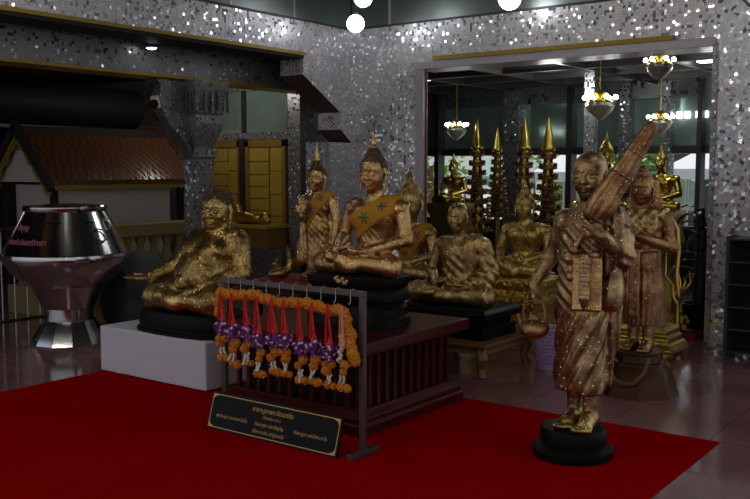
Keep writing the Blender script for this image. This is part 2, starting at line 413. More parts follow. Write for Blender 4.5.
# ------------------------------------------------------------------ statue sculpting
def head(S, c, s, rot=(0,0,0), ears='long', broad=1.0, lean=0.0):
    """face towards -Y; s = chin to crown"""
    keep = S.M.copy(), S.u
    M0 = S.M @ Matrix.Translation(c) @ Euler(rot).to_matrix().to_4x4() @ Matrix.Scale(s, 4); S.u = keep[1]*s; S.M = M0
    b = broad
    S.ell((0, .06, .13), (.345*b, .41, .37), .05)
    S.ell((0, -.06, -.12), ((.30-lean*.3)*b, .33, .37), .10)
    S.ell((0, -.25, -.39), (.115, .095, .10), .08)
    for q in (-1, 1):
        S.ell((q*.155*b, -.235, -.13), (.125, .115, .14), .08)
        S.ell((q*.15*b, -.425, .005), (.085, .066, .052), .06, 'd')
        S.ell((q*.148*b, -.315, -.012), (.088, .062, .052), .015)
        S.chain([(q*.07*b, -.395, -.035), (q*.15*b, -.405, -.045), (q*.235*b, -.335, -.02)], .010, .012, 'd')
        S.chain([(q*.035, -.395, .045), (q*.12*b, -.40, .105), (q*.21*b, -.345, .10), (q*.28*b, -.25, .045)], [.014, .019, .018, .012], .035)
        if ears == 'long':
            S.chain([(q*.345*b, .03, .10), (q*.375*b, .035, -.02), (q*.365*b, .0, -.2), (q*.345*b, -.02, -.44)], [.05, .055, .042, .045], .03, flat=((1, 0, 0), .6))
        else:
            S.chain([(q*.345*b, .03, .10), (q*.375*b, .035, -.02), (q*.345*b, .0, -.19)], [.05, .06, .045], .03, flat=((1, 0, 0), .6))
        S.ell((q*.052, -.405, -.125), (.042, .045, .036), .03)
    S.chain([(0, -.385, .06), (0, -.42, -.04), (0, -.465, -.115)], [.030, .038, .052], .04)
    S.chain([(-.115*b, -.355, -.255), (-.045, -.395, -.238), (0, -.395, -.247), (.045, -.395, -.238), (.115*b, -.355, -.255)], [.016, .026, .024, .026, .016], .025)
    S.chain([(-.085*b, -.36, -.292), (0, -.392, -.305), (.085*b, -.36, -.292)], [.018, .032, .018], .025)
    S.chain([(-.125*b, -.375, -.262), (0, -.425, -.27), (.125*b, -.375, -.262)], .009, .012, 'd')
    S.M, S.u = keep; return M0

def hand(S, w, f, n, L=.16, curl=(.5, .6, .6, .7), thumb=.6, side=1, th=1.0, k=.006):
    """w wrist, f finger direction, n palm-facing direction; side=+1 puts the thumb on f x n"""
    w = Vector(w); f = Vector(f).normalized(); n = Vector(n); n = (n-f*n.dot(f)).normalized(); t = f.cross(n)*side; r = .062*L*th
    S.cap(w, w+f*L*.22, L*.16, L*.19, .012, flat=(n, .62))
    S.cap(w+f*L*.2-t*L*.10, w+f*L*.44-t*L*.14, L*.12, L*.11, .01, flat=(n, .75))
    S.cap(w+f*L*.2+t*L*.06, w+f*L*.46+t*L*.10, L*.14, L*.11, .01, flat=(n, .75))
    for i, (o, l) in enumerate(((.20, .46), (.07, .52), (-.065, .48), (-.19, .37))):
        p = w+f*L*(.47-abs(o-.05)*.12)+t*L*o; a = 0.0; pts = [p-f*L*.08, p]
        for j, q in enumerate((.46, .31, .23)):
            a += curl[i]*(.75 if j == 0 else 1.0)
            p = p+(f*math.cos(a)+n*math.sin(a)+t*(o-.03)*.25*math.cos(a))*L*l*q; pts.append(p)
        S.chain(pts, [r*1.1, r*1.12, r*1.0, r*.92, r*.78], k)
    p = w+f*L*.12+t*L*.14+n*L*.02; d = (f*.72+t*.62+n*.25).normalized(); d2 = (f*.85+t*(.35-thumb*.6)+n*thumb*.75).normalized()
    S.chain([p, p+d*L*.20, p+d*L*.20+d2*L*.15, p+d*L*.20+d2*L*.15+(d2+n*thumb*.3-t*thumb*.3).normalized()*L*.13], [r*1.6, r*1.35, r*1.15, r*.9], k)

def foot(S, a, d, L=.2, toes=True, lift=0.0):
    """a ankle point, d toe direction on the ground"""
    a = Vector(a); d = Vector((d[0], d[1], 0)).normalized(); t = Vector((-d.y, d.x, 0)); z0 = a.z
    g = lambda u, v, z: (a.x+d.x*u*L+t.x*v*L, a.y+d.y*u*L+t.y*v*L, z)
    S.cap((a.x, a.y, a.z), g(-.12, 0, .16*L+lift), .17*L, .17*L, .02)
    S.chain([g(-.15, 0, .15*L+lift), g(.25, 0, .17*L+lift), g(.52, 0, .12*L+lift)], [.15*L, .17*L, .17*L], .02)
    S.cap((a.x, a.y, a.z), g(.35, 0, .18*L+lift), .15*L, .12*L, .03)
    for i in range(5):
        v = (-.17+.085*i); S.chain([g(.5, v*.8, .10*L+lift), g(.78-abs(i-1)*.035, v, .075*L+lift)], [.075*L, (.06 if i else .07)*L], .012)

def hair_cap(S, MM, style='flame', flame=.5):
    """curled hair with topknot; MM = the head frame"""
    keep = S.M, S.u; S.M = MM; S.u = MM.to_scale()[0]
    S.ell((0, .075, .155), (.365, .42, .375), .02)
    S.box((0, -.42, -.18), (.33, .36, .40), .1, .06, 'd', (.28, 0, 0))
    for q in (-1, 1): S.ell((q*.40, -.05, -.16), (.16, .2, .28), .04, 'd')
    S.box((0, .0, -.62), (.6, .6, .35), .02, .05, 'd')
    if style in ('flame', 'knot'):
        S.ell((0, .06, .50), (.20, .21, .16), .12)
        S.ell((0, .06, .62), (.12, .125, .10), .08)
    S.M, S.u = keep
def curl(S, p, a):
    X, Y, Z = S.XYZ(); S.d = (S.d-a*(np.cos(X*p)*np.cos(Y*p)*np.cos(Z*p))).astype(np.float32)

def flame_mb(MM, l=.5, r=.10, base=.60):
    m = MB(); u = MM.to_scale()[0]
    m.lathe([(r*1.05*u, 0), (r*1.15*u, l*.10*u), (r*.85*u, l*.2*u), (r*.95*u, l*.33*u), (r*.6*u, l*.5*u), (r*.5*u, l*.62*u), (r*.22*u, l*.84*u), (.004*u, l*u)], 12, tuple(MM @ Vector((0, .06, base))))
    return m

def band(S, T, p1, p2, w, off, back=True, zlo=-9):
    """cloth band over T: points within w of the line p1-p2 (x,z)"""
    X, Y, Z = S.XYZ(); d = Vector((p2[0]-p1[0], p2[1]-p1[1])).normalized(); n = (-d.y, d.x)
    q = np.abs((X-p1[0])*n[0]+(Z-p1[1])*n[1])-w
    v = np.maximum(T.d-off, q); v = np.maximum(v, zlo-Z)
    if not back: v = np.maximum(v, Y-.10)
    S.d = np.minimum(S.d, v+0*X).astype(np.float32)

def star_paint(stars, yfront=9):
    def f(c):
        mi = np.zeros(len(c), int)
        for x, z, r, slot in stars:
            dx = c[:, 0]-x; dz = c[:, 2]-z; a = np.arctan2(dz, dx); rr = np.hypot(dx, dz)
            lim = r*(.62+.38*np.cos(a*6)); m = (rr < lim) & (c[:, 1] < yfront); mi[m] = slot
        return mi
    return f

# ---- seated Buddha in meditation; knee-to-knee about .64, crown about .74 above the seat (times s)
def seated_buddha(root, leaf, hairm, s=1.0, h=.0045, sash=None, stars=(), flame=.5, flame_mat=None, hs=.235, robe=True, fingers=True, tilt=0.0, strap=True, ty=.05, turn=.22, hc=.625):
    lo = [-.37*s, -.36*s, -.01*s]; hi = [.37*s, .30*s, .90*s]
    T = Field(lo, hi, h*s); T.frame(sc=s)
    T.ell((0, .07+ty*.5, .08), (.17, .13, .10)).ell((0, .08+ty, .20), (.118, .088, .13), .05).ell((0, .07+ty, .335), (.158, .102, .12), .05)
    T.cap((-.14, .075+ty, .415), (.14, .075+ty, .415), .058, k=.04)
    for q in (-1, 1):
        T.ell((q*.068, ty, .365), (.072, .045, .058), .04); T.ell((q*.185, .075+ty, .405), (.058, .058, .055), .03)
    T.cap((0, .07+ty, .43), (0, .05+ty, .54), .058, .052, .035)
    B = T.like(T.d)
    MM = head(B, (0, .035+ty, hc), hs, (tilt, 0, turn))
    for q in (-1, 1):
        B.chain([(q*.195, .075+ty, .40), (q*.245, .06+ty*.8, .215), (q*.115, -.135, .155)], [.050, .041, .030], .018)
        B.cap((q*.10, .03+ty*.5, .075), (q*.265, -.085, .062), .088, .064, .03)
        B.cap((q*.265, -.085, .060), (-q*.04, -.185, .060 if q < 0 else .095), .062, .044, .025)
    foot_l = [(-.04, -.185, .105), (-.14, -.165, .115), (-.20, -.14, .12)]
    B.chain(foot_l, [.034, .034, .022], .015)
    for i in range(5): B.cap((-.185, -.155+.018*i, .117), (-.225, -.150+.02*i, .122), .011, .009, .006)
    hand(B, (.115, -.135, .148), (-1, -.12, .05), (0, .1, 1), .15*.95, (.12,)*4, .5, 1)
    hand(B, (-.115, -.135, .165), (1, -.10, .02), (0, .1, 1), .15*.95, (.12,)*4, .5, -1)
    B.build('body', leaf, root)
    H = Field(lo, hi, h*s*.9); hair_cap(H, MM); curl(H, 230/s, .0035*s); H.build('hair', hairm, root, smooth=0)
    flame_mb(MM, flame, .105, .66).build('flame_finial', flame_mat or leaf, root)
    if robe:
        R = T.like(); X, Y, Z = T.XYZ()
        line = (X/s-.08)*-.78+(Z/s-.44)*.62
        R.d = np.maximum(T.d-.007*s+.0012*s*np.sin((X*.8+Z*.6)/s*190), line+0*Y).astype(np.float32)
        R.clip(np.maximum(.10*s-Z, Z-.455*s)+0*X+0*Y)
        if strap:
            W = T.like(); band(W, T, (.105*s, .2*s), (.115*s, .44*s), .032*s, .012*s, back=False, zlo=.14*s); R.join(W, .004)
        R.build('robe', leaf, root)
    if sash:
        W = T.like(); p1, p2, w = sash; band(W, T, (p1[0]*s, p1[1]*s), (p2[0]*s, p2[1]*s), w*s, .018*s)
        X, Y, Z = T.XYZ(); W.clip(np.maximum(X-.185*s, Z-.50*s)+0*Y)
        W.build('sash', [M['sash'], M['star_green'], M['star_red'], M['star_blue']], root, star_paint([(x*s, z*s, r*s, k) for x, z, r, k in stars], .05*s+ty*s))
    return MM

# ---- seated old monk, robed
def seated_monk(root, leaf, s=1.0, h=.0045):
    lo = [-.44*s, -.38*s, -.01*s]; hi = [.44*s, .26*s, .80*s]
    T = Field(lo, hi, h*s); T.frame(sc=s)
    T.ell((0, .07, .10), (.20, .15, .12)).ell((0, .07, .24), (.15, .115, .15), .05).ell((0, .06, .37), (.175, .115, .13), .05)
    T.cap((-.16, .07, .455), (.16, .07, .455), .062, k=.05)
    B = T.like(T.d)
    B.cap((0, .06, .47), (0, .03, .59), .052, .046, .03)
    MM = head(B, (0, .0, .675), .225, (.12, 0, .08), ears='short', lean=.15)
    B.chain([(-.205, .07, .44), (-.27, .05, .23), (-.10, -.16, .165)], [.052, .046, .032], .02)
    hand(B, (-.115, -.14, .175), (1, -.2, -.02), (0, .1, 1), .15, (.2,)*4, .5, -1)
    hand(B, (.125, -.15, .155), (-1, -.1, .02), (0, .1, 1), .15, (.2,)*4, .5, 1)
    B.chain([(-.05, -.24, .10), (-.15, -.25, .09), (-.215, -.235, .085)], [.034, .036, .024], .015)
    for i in range(5): B.cap((-.20, -.255+.018*i, .09), (-.245, -.255+.021*i, .09), .011, .009, .006)
    B.build('body', leaf, root)
    R = T.like(); X, Y, Z = T.XYZ(); line = (X/s-.09)*-.74+(Z/s-.50)*.67
    fold = .0035*s*np.sin((X*.62+Z*.78)/s*95+Y*20)+.002*s*np.sin((X*.5-Z*.3)/s*150)
    R.d = np.maximum(T.d-.012*s+fold, line+0*Y).astype(np.float32)
    L = T.like(); L.frame(sc=s)
    for q in (-1, 1):
        L.cap((q*.10, .03, .085), (q*.31, -.12, .075), .10, .085, .04)
        L.cap((q*.31, -.12, .072), (-q*.02, -.225, .075), .08, .055, .03)
    L.ell((0, -.05, .07), (.2, .18, .07), .05)
    L.d = (L.d+.0035*s*np.sin((X*.9+Y*.5)/s*80)).astype(np.float32)
    A = T.like(); A.frame(sc=s); A.chain([(.20, .075, .445), (.265, .05, .24), (.17, -.10, .165)], [.07, .072, .055], .04)
    A.cap((.27, .05, .25), (.25, .0, .10), .07, .06, .03)
    A.d = (A.d+.005*s*np.sin((X*.4+Y*.6+Z*.8)/s*85)).astype(np.float32)
    R.join(L, .02*s); R.join(A, .02*s)
    W = T.like(); band(W, T, (.13*s, .2*s), (.135*s, .5*s), .045*s, .026*s, back=False, zlo=.16*s); R.join(W, .005)
    R.build('robe', leaf, root)
    F = MB()
    for i in range(5): F.tube([(-.06-.022*i, -.285, .05), (-.055-.024*i, -.295, .03), (-.05-.027*i, -.30, .008)], .013*s, 6)
    return MM

# ---- laughing fat monk
def fat_monk(root, h=.005):
    T = Field([-.46, -.38, -.01], [.44, .40, .93], h); leaf = M['leaf_fat']
    T.ell((.02, .10, .10), (.22, .18, .12)).ell((.02, .05, .25), (.235, .235, .20), .05).ell((.03, .14, .43), (.215, .165, .16), .06)
    T.cap((-.16, .17, .505), (.22, .17, .505), .078, k=.06)
    for q in (-1, 1): T.ell((.03+q*.105, .015, .43), (.10, .085, .075), .05)
    T.ell((.0, -.18, .215), (.055, .03, .05), .02); T.ell((.0, -.207, .215), (.016, .03, .016), .012, 'd')
    T.chain([(-.14, -.10, .345), (.03, -.13, .335), (.18, -.09, .35)], .008, .02, 'd')
    B = T.like(T.d)
    B.cap((.045, .17, .52), (.055, .15, .62), .10, .095, .05)
    MM = head(B, (.06, .125, .722), .285, (.05, 0, .28), ears='long', broad=1.14)
    B.chain([(.245, .17, .485), (.325, .11, .27), (.20, -.17, .175)], [.083, .070, .046], .03)
    hand(B, (.21, -.165, .175), (-.75, -.65, -.05), (0, -.1, -1), .17, (.25,)*4, .3, -1)
    B.chain([(-.19, .16, .485), (-.285, .04, .30), (-.345, -.165, .225)], [.08, .066, .042], .03)
    hand(B, (-.345, -.165, .222), (-.42, -.9, .02), (0, 0, 1), .19, (.05, .04, .05, .08), .2, 1)
    for q in (-1, 1):
        B.cap((.02+q*.13, .0, .10), (.02+q*.30, -.17, .095), .12, .098, .04)
        B.cap((.02+q*.30, -.17, .09), (.02-q*.03, -.255, .075 if q < 0 else .10), .09, .06, .03)
    B.chain([(-.02, -.26, .11), (-.12, -.265, .12), (-.18, -.24, .125)], [.045, .046, .03], .02)
    B.build('body', leaf, root)
    H = Field([-.14, -.12, .56], [.28, .34, .94], h*.85); keep = H.M; H.M = MM; H.u = MM.to_scale()[0]
    H.ell((0, .085, .155), (.405, .42, .385), .02); H.box((0, -.44, -.22), (.36, .34, .42), .1, .05, 'd', (.30, 0, 0))
    for q in (-1, 1): H.ell((q*.46, -.06, -.16), (.18, .22, .26), .04, 'd')
    H.box((0, 0, -.60), (.6, .6, .35), .02, .05, 'd'); H.M = keep; H.u = 1
    curl(H, 200, .005); H.build('hair', M['hair'], root, smooth=0)
    R = T.like(); X, Y, Z = T.XYZ(); line = (X-.16)*-.86+(Z-.50)*.5
    R.d = np.maximum(T.d-.008+.002*np.sin((X*.8+Z*.6)*110), line+0*Y).astype(np.float32); R.clip(.12-Z+0*X+0*Y)
    R.build('robe', leaf, root)

# ---- standing Buddha, right hand raised; about .87 tall to the crown
def standing_buddha(root, leaf, hairm, s=1.0, h=.0045, sash=True, stars=(), raised=True, flame=.5):
    lo = [-.32*s, -.22*s, -.01]; hi = [.32*s, .18*s, 1.0*s]
    T = Field(lo, hi, h*s); T.frame(sc=s)
    T.ell((0, .02, .565), (.115, .08, .09)).ell((0, .025, .49), (.083, .066, .12), .04).cap((-.10, .03, .615), (.10, .03, .615), .046, k=.03)
    T.ell((0, .03, .39), (.10, .075, .09), .04)
    T.cap((-.045, .03, .38), (-.045, .03, .05), .062, .05, .03); T.cap((.045, .03, .38), (.045, .03, .05), .062, .05, .03)
    B = T.like(T.d)
    B.cap((0, .025, .63), (0, .01, .71), .048, .042, .025)
    MM = head(B, (0, .0, .775), .205, (.04, 0, .22))
    if raised:
        B.chain([(-.135, .03, .605), (-.185, .03, .45), (-.05, -.115, .475)], [.042, .031, .024], .015)
        hand(B, (-.045, -.12, .48), (.05, -.05, 1), (0, -1, 0), .15, (.03,)*4, .1, -1)
    else:
        B.chain([(-.125, .03, .65), (-.165, .03, .50), (-.05, -.09, .50)], [.036, .031, .024], .015)
        hand(B, (-.06, -.085, .505), (1, -.2, .35), (0, 1, 0), .11, (.2,)*4, .2, -1)
    B.chain([(.135, .03, .605), (.185, .02, .45), (.19, -.02, .32)], [.042, .031, .024], .015)
    hand(B, (.19, -.02, .315), (0, -.1, -1), (-1, 0, 0), .12, (.2,)*4, .2, -1)
    for q in (-1, 1): foot(B, (q*.045, .03, .045), (q*.12, -1), .15)
    B.build('body', leaf, root)
    H = Field(lo, hi, h*s*.8); hair_cap(H, MM); curl(H, 320/s, .0025*s); H.build('hair', hairm, root, smooth=0)
    flame_mb(MM, flame, .10, .66).build('flame_finial', leaf, root)
    R = T.like(); X, Y, Z = T.XYZ(); line = (X/s-.05)*-.75+(Z/s-.65)*.66
    W = T.like(); W.frame(sc=s)
    W.cap((0, .03, .44), (0, .03, .06), .105, .125, .03, flat=((0, 1, 0), .55))
    for q in (-1, 1):
        W.chain([(q*.185, .03, .44), (q*.205, .04, .25), (q*.265, .04, .09)], [.022, .024, .034], .03, flat=((0, 1, 0), .5))
        W.cap((q*.10, .035, .40), (q*.20, .04, .12), .035, .06, .05, flat=((0, 1, 0), .35))
    W.d = (W.d+.0022*s*np.sin(X/s*150+Z/s*8)).astype(np.float32)
    R.d = np.maximum(T.d-.008*s+.0015*s*np.sin((X*.7+Z*.7)/s*140), line+0*Y).astype(np.float32)
    R.join(W, .01); R.clip(.05*s-Z+0*X+0*Y); R.build('robe', leaf, root)
    if sash:
        W = T.like(); band(W, R if False else T, (.11*s, .65*s), (-.15*s, .36*s), .052*s, .017*s)
        W.build('sash', [M['sash'], M['star_green'], M['star_red'], M['star_blue']], root, star_paint([(x*s, z*s, r*s, k) for x, z, r, k in stars], .05*s))
    return MM

# ---- the big walking monk in front, umbrella on the shoulder
def walking_monk(root, h=.0042):
    lo = [-.36, -.34, -.005]; hi = [.46, .24, 1.46]; leaf = M['leaf_monk']
    T = Field(lo, hi, h)
    T.ell((.055, .0, .99), (.138, .100, .17)).cap((-.065, .02, 1.075), (.185, .02, 1.085), .058, k=.05)
    T.ell((.045, -.01, .83), (.112, .10, .16), .06).ell((.035, .0, .68), (.122, .105, .14), .06)
    T.cap((.075, .005, 1.10), (.078, -.005, 1.22), .066, .056, .04)
    B = T.like(T.d)
    B.chain([(-.078, .02, 1.065), (-.155, .045, .89), (-.205, -.075, .735)], [.054, .043, .030], .03)
    hand(B, (-.205, -.075, .737), (-.05, -.18, -1), (.75, .65, 0), .15, (.75, .85, .85, .85), .9, 1)
    A0 = T.like(); A0.chain([(.19, .02, 1.075), (.228, .03, .90)], [.06, .054], .03)
    B.chain([(.19, .02, 1.075), (.228, .02, .90), (.208, -.165, 1.015)], [.056, .047, .031], .03)
    hand(B, (.208, -.165, 1.015), (-.93, -.12, .34), (.0, 1, .2), .15, (.5, .6, .65, .7), .6, -1)
    MM = head(B, (.070, -.015, 1.308), .242, (.06, 0, .10), ears='short')
    B.cap((-.012, .03, .32), (-.016, .045, .06), .050, .034, .02); B.cap((.078, .02, .32), (.080, .025, .06), .050, .034, .02)
    foot(B, (-.016, .045, .05), (.06, -1), .22); foot(B, (.080, .025, .05), (.14, -1), .22)
    B.build('body', [leaf, M['leaf_fat']], root, lambda c: (c[:, 2] < .085).astype(int))
    X, Y, Z = T.XYZ()
    R = T.like(); d = T.like(T.d); d.join(A0, .03)
    line = (X-.12)*-.664+(Z-1.165)*.747
    fold = .0045*np.sin((X*.66+Z*.75)*120)+.002*np.sin((X*.6+Z*.8)*65+2)
    R.d = np.maximum(d.d-.016+fold, line+0*Y).astype(np.float32)
    K = T.like()
    K.cap((.04, .0, .86), (.035, .005, .60), .118, .130, .05, flat=((0, 1, 0), .84)).cap((.035, .005, .60), (.025, .0, .22), .130, .130, .03, flat=((0, 1, 0), .86))
    K.cap((.08, -.04, .6), (.075, -.05, .24), .07, .075, .04)
    th = np.arctan2(Y-.01, X-.03)
    K.d = (K.d+.0075*np.sin(th*8-Z*38)+.003*np.sin(th*17-Z*60+1)).astype(np.float32)
    K.clip((.20-.12*(X-.03)+.010*np.sin(th*4+1))-Z); K.clip(Z-.90+0*X+0*Y)
    R.join(K, .015)
    D = T.like()
    D.chain([(.222, .05, .98), (.195, .06, .70), (.145, .05, .24)], [.058, .050, .036], .03, flat=((0, 1, 0), .8))
    D.chain([(.20, .0, 1.08), (.212, -.02, .95), (.17, -.05, .84)], [.062, .055, .04], .04)
    D.d = (D.d+.006*np.sin((X*1.0+Y*.7)*130+Z*6)).astype(np.float32)
    R.join(D, .012); R.build('robe', leaf, root)
    S = Field([-.1, -.3, .5], [.36, 0.05, 1.2], .0036)                      # waist knots, braided strap, pouch
    S.frame((.115, -.125, .765), (.0, 0, .25)); S.box((0, 0, 0), (.074, .016, .138), .012, .01); S.box((0, -.015, -.122), (.073, .006, .009), .004, .004)
    S.build('pouch', M['leaf_bright'], root)
    S = Field([-.15, -.32, .45], [.36, .05, 1.25], .0036)
    for i in range(10):
        z = .90-.022*i; S.box((.122+.003*math.sin(i*1.7), -.168-.0008*i, z), (.027, .013, .010), .006, .010)
    S.box((.122, -.165, .80), (.021, .010, .12), .006, .006)
    S.chain([(.122, -.175, .69), (.124, -.175, .635)], [.028, .004], .006, flat=((0, 1, 0), .45))
    S.build('braided_strap', leaf, root)
    S = Field([-.15, -.30, .7], [.35, .12, 1.15], .0040)
    S.chain([(-.07, -.045, .915), (-.01, -.108, .895), (.06, -.122, .90), (.14, -.085, .91), (.165, .0, .91)], [.02, .026, .026, .024, .02], .01)
    S.ell((.02, -.135, .89), (.036, .024, .030), .01); S.ell((.035, -.14, .80), (.030, .024, .028), .01); S.cap((.02, -.13, .88), (.04, -.13, .79), .015, .015, .01)
    S.chain([(.02, -.135, .91), (.05, -.14, .955), (.09, -.145, .99)], [.016, .015, .012], .01)
    S.build('waist_knot', leaf, root)
    S = Field([.15, -.1, .55], [.4, .16, 1.0], .0042); S.ell((.205, .01, .76), (.042, .065, .135), .02); S.ell((.20, -.01, .70), (.045, .055, .08), .03)
    S.chain([(.21, .01, .84), (.215, .03, .98)], .014, .01); S.build('shoulder_bag', leaf, root)
    A = Vector((.065, -.175, .945)); Tp = Vector((.385, -.03, 1.535)); dr = Tp-A
    U = Field([.05, -.30, .90], [.58, .08, 1.62], .0042); P = lambda t: A+dr*t
    U.cap(P(.36), P(.985), .066, .036, .01); U.cap(P(.27), P(.40), .052, .066, .02)
    dn = dr.normalized(); u = dn.cross(Vector((0, 0, 1))).normalized(); v = dn.cross(u)
    Xu, Yu, Zu = U.XYZ(); an = np.arctan2((Xu-A.x)*v.x+(Yu-A.y)*v.y+(Zu-A.z)*v.z, (Xu-A.x)*u.x+(Yu-A.y)*u.y)
    U.d = (U.d+.0035*np.cos(an*9)).astype(np.float32)
    t = ((Xu-A.x)*dn.x+(Yu-A.y)*dn.y+(Zu-A.z)*dn.z)/dr.length
    U.clip(.25-t); U.clip(t-1.0)
    um = U.build('umbrella', M['leaf_copper'], root)
    m = MB(); m.tube([P(0), P(.24)], .013, 10); m.build('handle', M['leaf_copper'], um); MB().ball(P(-.01), .026, 12, 8).build('knob', M['leaf_copper'], um); MB().ball(P(1.0), .034, 12, 8).build('tip', M['leaf_copper'], um)
    for q, r in ((.262, .058), (.62, .055), (.80, .047)): MB().tube([P(q)+u*r*math.cos(a)+v*r*math.sin(a) for a in [2*PI*i/20 for i in range(20)]], .005, 6, closed=True).build('tie_ring', M['leaf_copper'], um)

# ---- standing deity behind, hand at the breast
def standing_deity(root, h=.0045):
    leaf = M['leaf_copper']; lo = [-.28, -.26, -.005]; hi = [.28, .22, 1.26]
    T = Field(lo, hi, h)
    T.ell((0, .02, .80), (.135, .095, .13)).ell((0, .02, .66), (.105, .085, .13), .05).cap((-.12, .03, .885), (.12, .03, .885), .05, k=.04)
    T.ell((0, .03, .54), (.125, .095, .10), .05).cap((0, .03, .89), (0, .01, 1.0), .05, .045, .03)
    B = T.like(T.d); MM = head(B, (0, -.005, 1.055), .20, (.06, 0, .12))
    B.chain([(.155, .03, .87), (.205, .04, .68), (.04, -.12, .75)], [.05, .042, .028], .02)
    hand(B, (.05, -.115, .745), (-1, -.1, .5), (0, 1, .1), .14, (.2,)*4, .3, 1)
    B.chain([(-.155, .03, .87), (-.20, .04, .68), (-.05, -.11, .70)], [.05, .042, .028], .02)
    hand(B, (-.06, -.11, .70), (1, -.1, .45), (0, 1, .1), .14, (.2,)*4, .3, -1)
    for q in (-1, 1):
        B.cap((q*.05, .03, .22), (q*.05, .03, .05), .045, .033, .02); foot(B, (q*.05, .03, .045), (q*.1, -1), .17)
    B.build('body', leaf, root)
    X, Y, Z = T.XYZ(); K = T.like()
    K.cap((0, .03, .66), (0, .03, .40), .115, .135, .03, flat=((0, 1, 0), .75)); K.cap((0, .03, .40), (0, .03, .15), .135, .108, .03, flat=((0, 1, 0), .78))
    th = np.arctan2(Y-.03, X); K.d = (K.d+.004*np.sin(th*18)).astype(np.float32); K.clip(.165-Z+0*X+0*Y); K.clip(Z-.68+0*X+0*Y)
    W = T.like(); W.frame()
    W.chain([(-.125, -.07, .665), (0, -.105, .655), (.125, -.07, .665)], .014, .01); W.box((0, -.11, .45), (.035, .014, .22), .01, .01)
    K.join(W, .008); K.build('skirt', leaf, root)
    R = T.like(); R.d = np.maximum(T.d-.014+.005*np.sin(X*85)*np.cos(Z*85), np.maximum(.76-Z-.3*np.abs(X), Z-.93)+0*Y).astype(np.float32)
    R.build('shawl', M['leaf_old'], root)
    H = Field(lo, [.28, .22, 1.27], h*.85); hair_cap(H, MM)
    H.frame()
    for q in (-1, 1): H.chain([(q*.072, .035, 1.10), (q*.082, .05, .99), (q*.105, .035, .91), (q*.10, -.02, .85)], [.022, .026, .030, .018], .02)
    H.ell((0, .05, .99), (.085, .05, .12), .03)
    curl(H, 210, .003); H.build('hair', M['leaf_copper'], root, smooth=0)
    for q in (-1, 1):
        m = MB(); m.tube([(q*.115, .02, .93), (q*.17, .03, .90), (q*.225, .045, .80), (q*.235, .05, .66), (q*.225, .05, .5), (q*.25, .04, .36)], [.016, .028, .034, .032, .030, .008], 8, flat=.45)
        m.build('ribbon_scarf', M['gold_old'], root)
# ------------------------------------------------------------------ the setting
def struct(name, mb, mat, bevel=0):
    o = mb.build(name, mat, bevel=bevel); o['kind'] = 'structure'; return o
def slab(name, lo, hi, mat, bevel=0): return struct(name, MB().box(lo, hi), mat, bevel)

slab('floor', (-12, -6, -.10), (5, 11.9, 0), M['floor'])
slab('ground', (-40, 11.9, -.14), (30, 60, -.04), M['paving'])
slab('ceiling', (-6.03, -6, 3.70), (5, 7.95, 3.80), M['ceiling'])
for i in range(9):
    slab('trim_%d' % (i+1), (-6.03, 7.2-.75*i, 3.62), (3, 7.26-.75*i, 3.70), M['dark_metal'])
# arcade wall on the left, tiled in mirror mosaic
slab('wall_left', (-6.33, 1.0, 2.62), (-6.03, 7.95, 2.95), M['tile'])
W = MB().prism([(6.88, 2.62), (6.88, 2.43), (7.46, 2.09), (7.46, 1.915), (7.65, 1.78), (7.95, 1.78), (7.95, 2.62)], 0, -6.33, -6.03)
wl = struct('wall_left', W, [M['tile'], M['soffit']])
for p in wl.data.polygons:
    if abs(p.normal.y) > .2 and abs(p.normal.z) > .3: p.material_index = 1
slab('wall_left', (-6.33, 7.26, 0), (-6.03, 7.95, 1.78), M['tile'])
slab('trim_10', (-6.04, 7.245, 0), (-6.01, 7.265, 1.775), M['frame'])
slab('trim_11', (-6.36, 1.0, 2.585), (-6.015, 6.88, 2.62), M['dark'])
o = struct('trim_12', MB().prism([(1.0, 2.615), (6.9, 2.615), (6.9, 2.645), (1.0, 2.645)], 0, -6.035, -6.005), M['trim_gold'])
slab('wall_left', (-6.33, 1.0, 2.952), (-6.04, 7.95, 3.70), M['glass_dark'])
slab('trim_13', (-6.03, 1.0, 2.945), (-6.005, 7.65, 2.962), M['dark_metal'])
for i, y in enumerate((5.9, 6.75)): slab('trim_%d' % (14+i), (-6.045, y, 2.962), (-6.03, y+.02, 3.7), M['wire'])
# second beam of the aisle with its pillar
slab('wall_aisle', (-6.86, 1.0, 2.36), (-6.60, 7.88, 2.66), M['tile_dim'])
slab('trim_16', (-6.88, 1.0, 2.335), (-6.585, 7.88, 2.362), M['trim_gold'])
slab('ceiling', (-12, 1.0, 2.66), (-6.34, 7.9, 2.72), M['dark'])
for i, y in enumerate((3.2, 4.6, 6.0)): slab('trim_%d' % (17+i), (-6.6, y, 2.60), (-6.33, y+.22, 2.66), M['tile_dark'])
slab('wall_aisle', (-11.0, 1.0, 0), (-10.8, 7.9, 2.66), M['dark'])
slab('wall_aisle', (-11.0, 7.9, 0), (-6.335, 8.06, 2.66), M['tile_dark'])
slab('window_1', (-8.33, 7.86, 1.93), (-7.13, 7.905, 2.42), M['glass_green'])
for i, x in enumerate((-8.34, -7.83, -7.10)): slab('trim_%d' % (20+i), (x, 7.82, 1.86), (x+.05, 7.90, 2.66), M['dark_metal'])
slab('trim_23', (-8.4, 7.80, 1.845), (-7.0, 7.90, 1.93), M['tile_fine'])
slab('trim_24', (-8.4, 7.80, 2.42), (-6.9, 7.90, 2.5), M['tile_fine'])
slab('column_1', (-6.98, 7.70, 0), (-6.80, 7.90, 2.66), M['tile_fine'])
